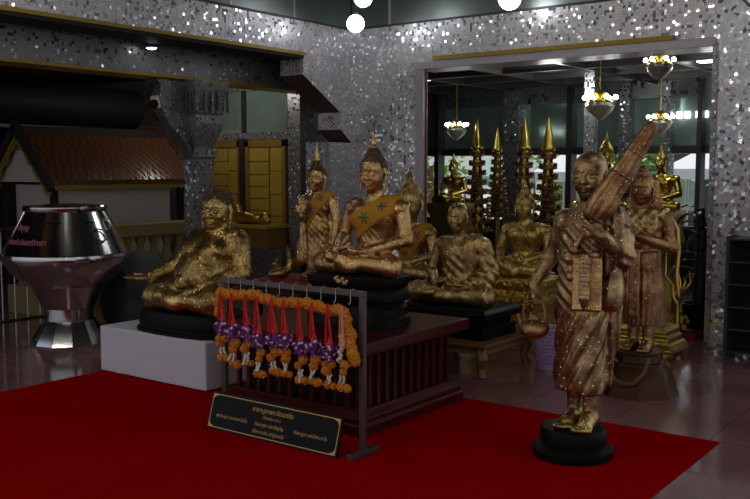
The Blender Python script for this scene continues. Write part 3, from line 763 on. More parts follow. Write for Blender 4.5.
# aisle pillar with its flaring capital
P = MB(); rc = lambda w, d: [(-w, -d), (w, -d), (w, d), (-w, d)]
prof = [(.10, 0), (.10, 1.60), (.125, 1.62), (.125, 1.70), (.105, 1.72), (.13, 1.80), (.165, 1.90), (.165, 1.93), (.15, 1.94), (.15, 2.02), (.175, 2.04), (.19, 2.20), (.215, 2.30), (.215, 2.336)]
P.lathe([(r*math.sqrt(2), z) for r, z in prof], 4, (-6.73, 6.13, 0), twist=PI/4)
struct('column_2', P, M['tile_fine'])
for k in range(16):
    a = 2*PI*k/16
    q = max(abs(math.cos(a)), abs(math.sin(a))); slab('trim_%d' % (80+k), (-6.73+.205*math.cos(a)/q-.012, 6.13+.205*math.sin(a)/q-.012, 2.05), (-6.73+.205*math.cos(a)/q+.012, 6.13+.205*math.sin(a)/q+.012, 2.25), M['tile_capital'])

cor = MB().prism([(5.98, 1.62), (5.94, 1.72), (5.86, 1.80), (5.74, 1.90), (5.66, 2.02), (5.62, 2.16), (5.64, 2.27), (5.56, 2.34), (6.0, 2.34), (6.0, 1.62)], 0, -6.79, -6.67)
struct('trim_25', cor, M['tile_capital'], .02)
for k in range(7): slab('trim_%d' % (26+k), (-6.93+.062*k, 5.925, 2.05), (-6.90+.062*k, 5.945, 2.25), M['tile_capital'])
# back wall with the wide opening of the relic room
slab('wall_back', (-6.03, 7.65, 0), (-5.19, 7.70, 2.95), M['tile'])
slab('wall_back', (-5.19, 7.65, 2.555), (-2.28, 7.95, 2.95), M['tile'])
slab('wall_back', (-2.28, 7.62, 0), (-1.15, 7.95, 2.95), M['shard'])
slab('wall_back', (-6.03, 7.66, 2.952), (-1.15, 7.95, 3.70), M['glass_dark'])
slab('trim_33', (-6.03, 7.63, 2.945), (-1.15, 7.65, 2.962), M['dark_metal'])
for i, x in enumerate((-5.55, -4.2)): slab('trim_%d' % (34+i), (x, 7.645, 2.962), (x+.02, 7.66, 3.7), M['wire'])
slab('trim_36', (-5.20, 7.62, 0), (-5.105, 7.70, 2.555), M['frame'], .004)
slab('trim_37', (-5.19, 7.60, 2.485), (-2.28, 7.95, 2.56), M['frame'], .004)
slab('trim_38', (-4.97, 7.585, 2.56), (-2.62, 7.65, 2.60), M['trim_gold'])
slab('trim_39', (-5.105, 7.66, 0), (-5.095, 7.675, 2.485), M['red_cloth'])
slab('trim_40', (-2.30, 7.60, 0), (-2.26, 7.95, 2.50), M['tile_fine'])
# the relic room beyond
slab('ceiling', (-9.5, 7.95, 2.62), (-1.0, 11.9, 2.70), M['glass_relic'])
n = 41
for x in (-8.2, -7.2, -6.2, -5.2, -4.2, -3.2, -2.2):
    slab('trim_%d' % n, (x, 7.95, 2.575), (x+.05, 11.6, 2.62), M['rackmetal']); n += 1
for y in (8.5, 9.3, 10.1, 10.9):
    slab('trim_%d' % n, (-9.5, y, 2.58), (-1.0, y+.05, 2.62), M['rackmetal']); n += 1
slab('trim_%d' % n, (-9.5, 11.50, 2.40), (-1.0, 11.62, 2.62), M['tile_dark']); n += 1
slab('wall_relic', (-9.5, 11.60, 1.80), (-1.0, 11.80, 2.62), M['glass_green'])
slab('trim_%d' % n, (-9.5, 11.54, 1.70), (-1.0, 11.84, 1.80), M['dark_metal']); n += 1
slab('wall_relic', (-9.5, 11.60, 0), (-1.0, 11.80, .78), M['dark'])
slab('wall_relic', (-9.6, 7.95, 0), (-9.4, 11.8, 2.62), M['dark'])
slab('wall_relic', (-1.2, 7.95, 0), (-1.0, 11.8, 2.62), M['dark'])
for i, (x, w) in enumerate(((-7.45, .07), (-6.31, .24), (-5.35, .08), (-4.62, .14), (-4.05, .10), (-3.62, .06), (-3.25, .05))):
    slab('column_%d' % (3+i), (x, 11.42, 0), (x+w, 11.6, 2.60), M['tile_fine'] if w > .09 else M['dark_metal'])
slab('column_10', (-4.42, 9.90, 0), (-4.30, 10.02, 2.60), M['tile_fine'])
# shuttered window in the aisle, ochre boards
def shutter(x0, x1, label):
    t = thing('window_shutter', label, 'shutter', ((x0+x1)/2, 7.78, .66)); w = (x1-x0)/2
    f = MB()
    for a, b, c, d in ((-w, -w+.06, 0, 1.18), (w-.06, w, 0, 1.18), (-w, w, 0, .07), (-w, w, 1.10, 1.18)): f.box((a, -.02, c), (b, .03, d))
    f.build('frame', M['yellow_dark'], t, bevel=.004)
    for k, (a, b) in enumerate(((-w+.06, w*.15), (w*.15+.02, w-.06))):
        m = MB(); q = 0
        cuts = [.07, .22, .36, .5, .64, .78, .93, 1.10] if k == 0 else [.07, .30, .55, .82, 1.10]
        for c in range(len(cuts)-1): m.box((a, -.005, cuts[c]+.006), (b, .02, cuts[c+1]-.006))
        m.box((a, .012, .07), (b, .03, 1.10))
        m.build('board_panel', M['yellow_wood'], t, bevel=.004)
    return t
shutter(-8.33, -7.80, 'left ochre wooden shutter with plank panels below the greenish transom')
shutter(-7.72, -7.08, 'right ochre wooden shutter with plank panels, above the small reclining figure')
slab('trim_%d' % n, (-7.80, 7.74, .60), (-7.72, 7.86, 1.86), M['dark_metal']); n += 1
t = thing('sill_cabinet', 'long ochre wooden sill box under the shuttered window', 'cabinet', (-7.7, 7.55, .62))
MB().box((-.68, -.18, 0), (.68, .18, .22)).build('body', M['yellow_dark'], t, bevel=.008)
MB().box((-.71, -.21, .22), (.71, .19, .26)).build('top', M['yellow_wood'], t, bevel=.006)
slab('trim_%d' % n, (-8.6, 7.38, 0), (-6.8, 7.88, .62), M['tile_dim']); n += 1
# outdoors seen through the relic room
def tree(x, y, h, r, label):
    t = thing('tree', label, 'tree', (x, y, -.04), 0, 'trees outside beyond the relic room')
    MB().tube([(0, 0, 0), (.05, .02, h*.35), (-.04, 0, h*.7)], [.16, .12, .07], 8).build('trunk', M['brownwood'], t)
    m = MB()
    for i in range(420):
        a = rnd.uniform(0, 2*PI); z = rnd.uniform(-1, 1); q = rnd.random()**.35; s = math.sqrt(1-z*z)
        c = Vector((r*q*s*math.cos(a), r*q*s*math.sin(a), h*.62+h*.42*q*z)); d = Vector((rnd.uniform(-1, 1), rnd.uniform(-1, 1), rnd.uniform(-.6, .3))).normalized()
        e = d.cross(Vector((0, 0, 1))).normalized()*.09; L = d*.24
        m.add([c, c+L*.5+e, c+L, c+L*.5-e], [(0, 1, 2, 3)])
    m.build('foliage', M['foliage'], t)['kind'] = 'stuff'
for a in ((-10.4, 15.8, 2.3, .9, 'leafy green tree at the left edge of the outdoor view, beside the white frame'),
          (-9.3, 19.6, 2.6, .9, 'leafy green tree outdoors left of the gold spires'),
          (-6.6, 17.5, 2.8, 1.1, 'leafy green tree outdoors behind the white canopy'),
          (-4.2, 16.8, 2.2, .8, 'leafy green tree outdoors behind the front monk\'s head')): tree(*a)
def canopy(x, y, w, d, z, label, mat):
    t = thing('canopy', label, 'canopy', (x, y, -.04), 0, None)
    MB().add([(-w, -d, z), (w, -d, z), (w, d, z), (-w, d, z), (-w*.4, 0, z+.35), (w*.4, 0, z+.35), (-w, -d, z-.16), (w, -d, z-.16), (w, d, z-.16), (-w, d, z-.16)],
             [(0, 1, 5, 4), (1, 2, 5), (2, 3, 4, 5), (3, 0, 4), (0, 6, 7, 1), (1, 7, 8, 2), (2, 8, 9, 3), (3, 9, 6, 0)]).build('roof', mat, t)
    for sx in (-1, 1):
        for sy in (-1, 1): MB().tube([(sx*w*.96, sy*d*.96, 0), (sx*w*.96, sy*d*.96, z)], .03, 8).build('post', M['wire'], t)
canopy(-8.15, 14.6, .42, .5, 1.42, 'pale teal market canopy outdoors between the gold spires and the left Buddha', plain('teal_canopy_cloth', (.30, .45, .42), .7))
canopy(-6.5, 14.4, .55, .6, 1.50, 'white market canopy outdoors behind the pair of gold spires', M['canopy_white'])
canopy(-4.3, 15.0, .8, .6, 1.55, 'white market canopy outdoors behind the standing monk', M['canopy_white'])

t = thing('blocker_building', 'low dark building added outdoors to block the brightness behind the market canopies', 'building', (-3.2, 24, -.04))  # added dark mass that blocks the bright view through the back opening
MB().box((-8.2, -1, 0), (6, 3, 3.4)).build('wall', plain('blocker_dark_wall', (.045, .05, .045), .8), t)
MB().prism([(-1.8, 3.4), (3.5, 3.4), (1, 4.6)], 0, -8.6, 6.4).build('roof', M['soffit'], t)
for i in range(6): MB().box((-7.4+2.2*i, -1.03, .5), (-6.2+2.2*i, -.99, 1.5)).build('window', M['canopy_white'] if i in (2, 4) else M['glass_green'], t)
# ------------------------------------------------------------------ things
CZ = .006
def rect(prof, w, d, mi=0):
    """rectangular loft: (inset, z)"""
    m = MB(); vs = []
    for i, z in prof:
        a, b = w/2-i, d/2-i; vs += [(-a, -b, z), (a, -b, z), (a, b, z), (-a, b, z)]
    fs = [(3, 2, 1, 0)]+[(k*4+i, k*4+(i+1) % 4, k*4+4+(i+1) % 4, k*4+4+i) for k in range(len(prof)-1) for i in range(4)]
    e = (len(prof)-1)*4; fs.append((e, e+1, e+2, e+3)); return m.add(vs, fs, mi)

cp = MB().box((-5.655, .4, 0), (-1.433, 5.085, CZ)).build('carpet', M['carpet'])
tag(cp, 'wide plain red carpet laid on the polished floor', 'carpet')

# front monk
t = thing('standing_monk_statue', 'life-like bronze walking monk carrying a furled umbrella over his shoulder, on round black base', 'statue', (-1.99, 4.40, CZ))
MB().lathe([(.205, 0), (.212, .012), (.21, .045), (.185, .06), (.168, .066), (.172, .085), (.172, .135), (.165, .152), (.150, .158)], 48).build('pedestal', M['blackbase'], t)
fig = thing('figure', None, None, (0, 0, .157)); fig.parent = t
walking_monk(fig)
for c in list(fig.children): c.parent = t; c.location = (0, 0, .157)
bpy.data.objects.remove(fig)
k = thing('kettle', 'round bronze water kettle hanging from the walking monk\'s hand', 'kettle', (-2.168, 4.285, .628))
K = Field([-.14, -.12, -.02], [.12, .12, .13], .0035); K.ell((0, 0, .045), (.078, .078, .056), .01); K.cap((0, 0, .085), (0, 0, .10), .04, .034, .01)
K.build('body', M['leaf_copper'], k)
MB().tube([(-.062, 0, .05), (-.080, 0, .068), (-.088, 0, .095), (-.096, 0, .112)], [.017, .014, .011, .010], 10).build('spout', M['leaf_copper'], k)
MB().tube([(-.058, 0, .085), (-.064, 0, .13), (-.050, 0, .178), (0, 0, .192), (.050, 0, .178), (.064, 0, .13), (.058, 0, .085)], .007, 8).build('handle', M['leaf_copper'], k)
MB().lathe([(.036, .10), (.034, .108), (.012, .114), (.010, .122), (.014, .128), (.004, .134)], 16).build('lid', M['leaf_copper'], k)

# deity behind the monk
t = thing('standing_deity_statue', 'copper-toned standing deity with hand at breast and long hair, on faceted dark base', 'statue', (-2.23, 5.95, 0))
MB().lathe([(.27, 0), (.262, .02), (.215, .17), (.185, .19), (.175, .215), (.15, .22), (.14, .265), (.16, .275), (.16, .288), (.15, .292)], 8, twist=PI/8).build('pedestal', plain('dark_bronze_base', (.075,.038,.02), .5, metal=.8, bump=.3, spec=.2), t)
m = MB().tube([(-.14, -.185, .28), (-.12, -.215, .18), (-.06, -.235, .11), (0, -.24, .095), (.06, -.235, .11), (.12, -.215, .18), (.14, -.185, .28)], .016, 8)
m.build('festoon', M['brownwood'], t)
fig = thing('figure', None, None); standing_deity(fig)
for c in list(fig.children): c.parent = t; c.location = (0, 0, .288); c.scale = (1, 1, 1.03)
bpy.data.objects.remove(fig)

# red platform with the enthroned Buddha
t = thing('platform_table', 'dark red lacquered platform with slatted sides under the seated Buddha', 'table', (-3.615, 4.50, CZ))
w, d = 1.13, 1.08
rect([(0, 0), (0, .055), (.012, .065), (.012, .095), (.045, .125), (.05, .135)], w, d).build('plinth', M['redwood'], t, bevel=.004)
rect([(.05, .435), (.02, .45), (-.02, .465), (-.02, .475), (-.024, .48), (-.024, .53), (-.018, .535)], w, d).build('tabletop', M['redwood'], t, bevel=.004)
rect([(.13, .13), (.13, .44)], w, d).build('core_box', M['dark'], t)
def slat(x, y):
    m = MB(); a = .017
    m.lathe([(a*1.3, .13), (a*1.3, .155), (a, .175), (a, .40), (a*1.3, .42), (a*1.3, .44)], 4, (x, y, 0), twist=PI/4)
    m.build('baluster', M['redwood'], t)
for i in range(12): slat(w/2-.085, -d/2+.085+i*(d-.17)/11)
for i in range(1, 12): slat(-w/2+.085+(i-1)*(w-.17)/11, -d/2+.085)
t = thing('seated_buddha_statue', 'gilded seated Buddha with dark curls and starred orange sash on the red platform', 'statue', (-3.49, 4.49, CZ+.536))
BZ = .315
MB().lathe([(1-i, z) for i, z in [(.0, 0), (.0, .055), (.05, .07), (.05, .12), (.10, .135), (.09, .15), (.02, .165), (.0, .20), (.02, .215), (.09, .235), (.03, .255), (.0, .275), (.0, .305), (.05, BZ)]], 48, sx=.315, sy=.20, p=4.5).build('pedestal', M['blackbase'], t)
fig = thing('figure', None, None)
seated_buddha(fig, M['leaf_bright'], M['hair'], 1.0, .0042, ((.18, .46), (-.17, .245), .070), ((-.0, .35, .044, 1), (-.115, .275, .034, 2), (.115, .42, .034, 1)), flame=.46, tilt=.05)
for c in list(fig.children): c.parent = t; c.location = (.03, .03, BZ-.004)
bpy.data.objects.remove(fig)

F = Field([-.1, -.03, -.06], [.1, .03, .06], .003)
for dx, dz, rr in ((-.04, .01, .020), (-.015, -.004, .024), (.012, .012, .018), (.03, -.012, .022), (.05, .004, .014), (-.025, .026, .013)): F.ell((dx, 0, dz), (rr, .006, rr*.7), .004)
o = F.build('gold_leaf_patch', M['leaf_bright'], None); o.parent = [q for q in bpy.data.objects if q.name == 'seated_buddha_statue'][0]; o.location = (.02, -.197, .285)
# fat monk on the white-covered block
t = thing('cloth_covered_block', 'low block covered in plain white cloth, left of the flower rack', 'plinth', (-5.095, 4.42, CZ))
F = Field([-.62, -.32, -.0], [.62, .32, .38], .007); F.box((0, 0, .17), (.568, .262, .172), .012, .01)
X, Y, Z = F.XYZ(); F.d = (F.d+.004*np.sin(X*31+Y*23)*np.clip((.3-Z)*3.5, 0, 1)*np.sin(X*7+1)).astype(np.float32); F.clip(.008-Z+0*X+0*Y)
F.build('cloth', M['white_cloth'], t)
t = thing('fat_monk_statue', 'big-bellied laughing monk statue flecked with gold leaf, seated on the white block', 'statue', (-4.93, 4.42, CZ+.344))
MB().lathe([(1.0, 0), (1.0, .022), (.955, .03), (.95, .045), (.965, .06), (.955, .115), (.91, .15), (.80, .165)], 56, sx=.45, sy=.262, p=3.2).build('pedestal', M['blackbase'], t)
fig = thing('figure', None, None); fat_monk(fig)
for c in list(fig.children): c.parent = t; c.location = (.045, .02, .160); c.scale = (.97,)*3
bpy.data.objects.remove(fig)

# standing Buddha behind
t = thing('altar_stand', 'small dark red altar stand holding the standing Buddha', 'table', (-4.82, 5.55, 0))
rect([(0, .55), (-.02, .56), (-.02, .60), (0, .61)], .82, .56).build('top', M['redwood'], t, bevel=.004)
rect([(0, .52), (0, .55)], .76, .5).build('apron', M['redwood'], t)
for sx in (-1, 1):
    for sy in (-1, 1): MB().lathe([(.035, 0), (.028, .05), (.03, .52)], 4, (sx*.34, sy*.22, 0), twist=PI/4).build('leg', M['redwood'], t)
cl = rect([(0, 0), (0, .012)], .76, .50).build('altar_cloth', M['red_cloth'], loc=(-4.82, 5.55, .61)); tag(cl, 'red cloth spread under the standing Buddha', 'cloth')
t = thing('standing_buddha_statue', 'gilded standing Buddha with raised hand and orange sash, left of the seated one', 'statue', (-4.73, 5.55, .622))
MB().lathe([(.15, 0), (.155, .01), (.13, .02), (.14, .035), (.12, .04)], 24).build('pedestal', M['gold_old'], t)
fig = thing('figure', None, None)
standing_buddha(fig, M['leaf_bright'], M['hair'], 1.0, .0042, True, ((.0, .535, .042, 3), (-.08, .44, .036, 2), (.075, .62, .034, 2)), flame=.7)
for c in list(fig.children): c.parent = t; c.location = (0, 0, .036)
bpy.data.objects.remove(fig)

F = Field([-.12, -.16, -.01], [.14, .14, .30], .004)
F.ell((0, 0, .045), (.05, .09, .045), .02).ell((-.01, -.085, .04), (.035, .045, .032), .02).chain([(.02, .05, .05), (.035, .08, .12), (.02, .07, .19), (.03, .05, .26)], [.035, .026, .018, .004], .02).chain([(0, -.03, .07), (-.01, -.06, .12), (.0, -.045, .16)], [.026, .018, .01], .02).clip(.002-F.XYZ()[2]+0*F.d)
o = F.build('gold_ornament', M['leaf_fat'], None); o.location = (-5.04, 5.46, .622); tag(o, 'small gold crouching ornament on the red cloth beside the standing Buddha', 'ornament')
# larger Buddha behind at the right
t = thing('altar_stand', 'tall dark altar stand under the rear sashed Buddha', 'table', (-4.63, 6.62, 0))
rect([(0, .40), (-.02, .41), (-.02, .44), (0, .45)], .86, .66).build('top', M['redwood'], t, bevel=.004)
for sx in (-1, 1):
    for sy in (-1, 1): MB().lathe([(.04, 0), (.03, .05), (.035, .40)], 4, (sx*.38, sy*.28, 0), twist=PI/4).build('leg', M['redwood'], t)
t = thing('seated_buddha_statue', 'golden seated Buddha with studded curls and flowered orange sash, behind the old monk', 'statue', (-4.63, 6.60, .45))
rect([(0, 0), (0, .03), (.02, .04), (.02, .06), (0, .07), (0, .09)], .80, .58).build('pedestal', M['blackbase'], t, bevel=.004)
fig = thing('figure', None, None)
seated_buddha(fig, M['leaf_old'], M['hair_gold'], 1.0, .0046, ((.17, .46), (-.05, .15), .056), ((.125, .39, .042, 2), (.06, .305, .044, 1), (.0, .215, .04, 2)), flame=.34, hs=.32, tilt=.08, hc=.66)
for c in list(fig.children): c.parent = t; c.location = (0, .02, .087)
bpy.data.objects.remove(fig)

# old monk on carved low table
t = thing('low_table', 'low carved brown table under the old monk', 'table', (-3.66, 5.98, 0))
w, d = .86, .74
rect([(0, .225), (-.015, .23), (-.015, .25), (0, .255)], w, d).build('top', M['brownwood'], t, bevel=.004)
rect([(.012, .175), (.02, .20), (.008, .225)], w, d).build('apron', M['brownwood'], t)
for sx in (-1, 1):
    for sy in (-1, 1):
        MB().tube([(sx*(w/2-.06), sy*(d/2-.06), .20), (sx*(w/2-.03), sy*(d/2-.03), .14), (sx*(w/2-.05), sy*(d/2-.05), .07), (sx*(w/2-.035), sy*(d/2-.035), .03), (sx*(w/2-.03), sy*(d/2-.03), .004)], [.05, .045, .028, .03, .036], 8).build('leg', M['brownwood'], t)
t = thing('seated_monk_statue', 'golden seated old monk in pleated robe with shaved head, on black base', 'statue', (-3.66, 5.97, .255))
rect([(.03, 0), (.03, .09), (.06, .11), (.05, .135), (.0, .15), (.0, .195), (.02, .215), (.03, .225)], .78, .56).build('pedestal', M['black'], t, bevel=.006)
fig = thing('figure', None, None); seated_monk(fig, M['leaf_old'], 1.0)
for c in list(fig.children): c.parent = t; c.location = (-.05, .05, .222); c.scale = (.97, .92, .98)
bpy.data.objects.remove(fig)

# gold Buddha on carved gold pedestal
t = thing('seated_buddha_statue', 'plain golden seated Buddha on a tall carved gold pedestal, left of the walking monk', 'statue', (-3.73, 7.04, 0))
rect([(-.02, 0), (-.02, .05), (.02, .07), (.03, .12), (.06, .16), (.06, .30), (.03, .34), (.0, .37), (.0, .42), (.03, .44), (.04, .49), (.0, .53), (.0, .57), (.03, .585)], .66, .56).build('pedestal', M['gold_carved'], t, bevel=.006)
fig = thing('figure', None, None)
seated_buddha(fig, M['leaf_gold'], M['hair_gold'], .97, .0052, flame=.40, hs=.225)
for c in list(fig.children): c.parent = t; c.location = (0, .03, .580)
bpy.data.objects.remove(fig)

# draped gold image at the threshold
t = thing('draped_gold_statue', 'beige-robed gold image on a bright gold stepped base, behind the deity', 'statue', (-2.68, 7.24, 0))
for sx in (-1, 1):
    for sy in (-1, 1): MB().lathe([(.03, 0), (.045, .03), (.04, .06)], 8, (sx*.24, sy*.16, 0)).build('foot', M['gold'], t)
rect([(0, .05), (-.01, .08), (.01, .11), (.035, .13), (.035, .16), (.06, .19), (.055, .22), (.09, .25)], .60, .44).build('pedestal', M['gold'], t, bevel=.008)
F = Field([-.25, -.2, .2], [.25, .2, 1.2], .006); F.cap((0, 0, .95), (0, 0, .26), .09, .19, .02, flat=((0, 1, 0), .7)); F.cap((-.1, 0, .95), (.1, 0, .95), .07, k=.05)
X, Y, Z = F.XYZ(); F.d = (F.d+.006*np.sin(np.arctan2(Y, X)*17)).astype(np.float32); F.clip(.245-Z+0*X+0*Y); F.build('robe', M['beige_cloth'], t)
F = Field([-.3, -.2, .85], [.3, .2, 1.4], .005); F.cap((0, .0, 1.0), (0, 0, 1.12), .045, k=.02); MM = head(F, (0, 0, 1.18), .17); F.chain([(.13, 0, .97), (.2, 0, .88), (.19, -.08, .80)] , [.045, .035, .025], .02); F.build('body', M['gold'], t)
H = Field([-.2, -.2, 1.0], [.2, .2, 1.5], .005); hair_cap(H, MM); H.build('hair', M['gold_old'], t)
flame_mb(MM, .5, .1, .66).build('flame_finial', M['gold'], t)
t = thing('gold_flame_ornament', 'slim gold flame-shaped ornament right of the beige robe', 'ornament', (-2.49, 7.5, 0))
MB().lathe([(.05, 0), (.055, .02), (.02, .05), (.018, .15), (.035, .2), (.02, .25), (.014, .42)], 12).build('stem', M['gold_old'], t)
m = MB(); m.tube([(0, 0, .40), (-.03, 0, .46), (-.035, 0, .55), (-.10, 0, .62), (-.10, 0, .80), (-.06, 0, .95)], [.022, .03, .026, .02, .02, .004], 8, flat=.5); m.build('curl', M['gold'], t)
for i, (dx, hh) in enumerate(((.0, .66), (.04, .62), (.085, .68))):
    MB().tube([(-.02, 0, .46), (.02+dx*.4, 0, .52), (dx+.02, 0, .58), (dx, 0, hh)], [.014, .018, .014, .003], 8, flat=.6).build('flame', M['gold'], t)
t = thing('small_deity_figure', 'tiny golden seated figure on a red block right of the gold flame ornament', 'figurine', (-2.69, 8.2, 0))
rect([(0, 0), (0, .05)], .34, .26).build('block', M['red_cloth'], t, bevel=.004)
F = Field([-.14, -.1, .04], [.14, .1, .34], .004); F.ell((0, 0, .09), (.09, .06, .05), .02).ell((0, 0, .15), (.045, .035, .055), .02).ell((0, -.005, .225), (.03, .03, .034), .01).cap((0, 0, .24), (0, 0, .31), .022, .003, .01)
for q in (-1, 1): F.chain([(q*.045, 0, .185), (q*.075, 0, .13), (q*.06, -.04, .10)], [.016, .014, .012], .01); F.cap((q*.05, -.03, .07), (q*.10, -.01, .06), .03, .025, .01)
F.build('figure', M['gold_old'], t)

# ------------------------------------------------------------------ distant Buddhas, spires, chandeliers of the relic room
def small_buddha(x, y, z, s, label, hp):
    t = thing('seated_buddha_statue', label, 'statue', (x, y, 0))
    rect([(0, 0), (0, z*.15), (.04, z*.2), (.05, z*.5), (.02, z*.6), (0, z*.7), (.03, z*.85), (0, z*.92), (0, z)], hp, hp*.8).build('pedestal', M['gold_old'] , t)
    fig = thing('figure', None, None); seated_buddha(fig, M['gold'], M['gold_old'], s, .007, flame=.55, hs=.22, strap=False)
    for c in list(fig.children): c.parent = t; c.location = (0, 0, z-.004)
    bpy.data.objects.remove(fig)
small_buddha(-6.02, 9.6, 1.09, .70, 'distant gold seated Buddha under the leftmost chandelier', .46)
small_buddha(-3.74, 8.85, 1.06, .95, 'gold seated Buddha whose head shows just behind the walking monk\'s head', .52)
small_buddha(-3.43, 9.6, 1.07, .81, 'gold seated Buddha beyond the deity, right of the furled umbrella', .48)
def spire(x, y, top, s, label):
    t = thing('tiered_spire', label, 'spire', (x, y, 0), 0, 'gold spires of the relic room')
    h0 = top-.37*s
    MB().lathe([(.070*s, h0), (.078*s, h0+.012), (.078*s, h0+.03), (.066*s, h0+.05), (.048*s, h0+.16*s), (.022*s, h0+.28*s), (.003, top)], 16).build('cone', M['gold'], t)
    z = h0+.03; r = .088*s; k = 0
    MB().lathe([(.10*s, 0), (.10*s, .3), (.05*s, .32), (.045*s, h0)], 12).build('post', M['gold_old'], t)
    while z > .55 and k < 9:
        z -= .115*s; m = MB()
        m.lathe([(r*.6, z-.01), (r, z), (r*1.03, z+.02), (r*.6, z+.03)], 20); m.build('tray', M['gold_old'], t)
        F = Field([-r*1.3, -r*1.3, z+.0], [r*1.3, r*1.3, z+.13], .007); nb = max(9, int(r*100))
        for i in range(nb):
            a = 2*PI*i/nb; F.ell((r*.86*math.cos(a), r*.86*math.sin(a), z+.045), (.017*s, .017*s, .026*s), .004)
        F.cap((0, 0, z+.02), (0, 0, z+.1), r*.6, r*.5, .01)
        F.build('flower_ring', [M['gold_old'], M['redwood'], M['brownwood']], t, lambda c, n=nb: (np.floor((np.arctan2(c[:, 1], c[:, 0])/(2*PI)+.5)*n).astype(int) % 3))
        r += .013*s; k += 1
spire(-4.86, 9.3, 2.09, 1.0, 'tall gold spire with flowered tiers, left one of the near pair')
spire(-4.76, 9.7, 2.10, 1.04, 'tall gold spire with flowered tiers, right one of the near pair')
spire(-6.0, 10.2, 2.15, 1.05, 'gold spire with flowered tiers right of the distant left Buddha')
spire(-5.94, 10.62, 2.05, .85, 'smaller gold spire close against the mosaic column')
def chandelier(x, y, z, label, s=1.0, rod=2.62):
    t = thing('chandelier', label, 'chandelier', (x, y, z))
    MB().tube([(0, 0, .13*s), (0, 0, rod-z)], .006, 6).build('rod', M['gold_old'], t)
    MB().lathe([(.03*s, .16*s), (.07*s, .13*s), (.03*s, .10*s), (.02*s, .07*s), (.13*s, .05*s), (.15*s, .035*s), (.14*s, .02*s)], 20).build('crown', M['gold'], t)
    MB().lathe([(.145*s, .025*s), (.155*s, -.01*s), (.13*s, -.06*s), (.085*s, -.10*s), (.035*s, -.14*s), (.004, -.16*s)], 20).build('crystal_bowl', M['crystal'], t)
    for i in range(6):
        a = 2*PI*i/6+.3; p = (.155*s*math.cos(a), .155*s*math.sin(a), .055*s)
        b = MB().lathe([(.012*s, -.03*s), (.02*s, 0), (.012*s, .012*s)], 8, p).build('lamp_holder', M['gold_old'], t)
        MB().ball((p[0]*1.02, p[1]*1.02, .028*s+p[2]), .028*s, 10, 7).build('bulb', M['bulb'], b)
chandelier(-3.93, 9.2, 2.17, 'crystal chandelier hanging above the walking monk\'s head')
chandelier(-6.31, 10.2, 2.01, 'crystal chandelier above the distant left Buddha', .85)
chandelier(-3.09, 8.6, 2.46, 'crystal chandelier near the ceiling at upper right of the opening', .8)
chandelier(-3.71, 10.4, 2.03, 'crystal chandelier right behind the umbrella tip', .85)
def panel(x, y, w, d, label):
    o = MB().box((x-w/2, y-d/2, 2.605), (x+w/2, y+d/2, 2.619)).build('ceiling_light', M['tube_light']); tag(o, label, 'lamp')
panel(-6.35, 9.6, .30, .18, 'flat ceiling light panel at the left of the relic room')
panel(-2.9, 9.75, .38, .14, 'flat ceiling light panel at the right of the relic room')
panel(-4.4, 8.75, .10, .08, 'small square ceiling light over the gold spires')
for i, x in enumerate((-3.92, -3.82, -3.68, -3.60)):
    o = MB().box((x, 11.56, 2.14), (x+.055, 11.60, 2.22)).build('wall_light', M['tube_light']); tag(o, 'small glowing square light in a row high on the relic room wall', 'lamp', 'row of small wall lights')
# dark plant beside the pillar
t = thing('potted_plant', 'dark spiky-leaved plant in a pot between deity and mosaic pillar', 'plant', (-2.62, 8.45, 0))
MB().lathe([(.10, 0), (.12, .03), (.14, .26), (.15, .28), (.13, .28), (.12, .24)], 20).build('pot', M['black'], t)
MB().tube([(0, 0, .22), (.02, .01, .7), (0, .0, 1.15)], [.06, .05, .035], 8).build('stem', M['palm'], t)
for i in range(26):
    a = 2.4*i; L = .30+.12*((i*7) % 5)/5; z0 = .45+.7*i/26; m = MB(); pts = []
    for kq in range(6):
        u = kq/5; pts.append(((L*u)*math.cos(a), (L*u)*math.sin(a), z0+.30*u-.42*u*u))
    m.tube(pts, [.008, .03, .034, .028, .016, .002], 6, flat=.25); m.build('leaf', M['palm'], t)
# dark metal shelf against the pillar
t = thing('wall_shelf', 'dark metal shelf rack against the mosaic pillar at right edge', 'shelf', (-1.78, 7.50, 0))
for q in (-.29, .29): MB().box((q-.012, -.12, 0), (q+.012, .12, .98)).build('upright', M['grey_plastic'], t)
for i in range(6): MB().box((-.278, -.12, .06+.178*i), (.278, .12, .075+.178*i)).build('shelf_board', M['grey_plastic'], t)
MB().box((-.278, .10, .08), (.278, .118, .96)).build('back_panel', M['dark'], t)
# lilac basket
t = thing('plastic_basket', 'lilac perforated plastic basket on the floor behind the kettle', 'basket', (-3.055, 6.30, 0))
n_, rows = 30, 11; vs = []; fs = []
rr = lambda z: .105+.035*z/.30
for k in range(rows*2+1):
    z = .30*k/(rows*2)
    for i in range(n_*2): a = PI*i/n_; vs.append((rr(z)*math.cos(a), rr(z)*math.sin(a), z))
for k in range(rows*2):
    for i in range(n_*2):
        if (k % 2 == 1 and i % 2 == 1 and 2 < k < rows*2-2): continue
        j = (i+1) % (n_*2); fs.append((k*n_*2+i, k*n_*2+j, (k+1)*n_*2+j, (k+1)*n_*2+i))
fs.append(tuple(range(n_*2-1, -1, -1)))
o = MB().add(vs, fs).build('wall', M['purple'], t); sm = o.modifiers.new('thickness', 'SOLIDIFY'); sm.thickness = .004
MB().tube([(.142*math.cos(2*PI*i/40), .142*math.sin(2*PI*i/40), .30) for i in range(40)], .009, 8, closed=True).build('rim', M['purple'], t)

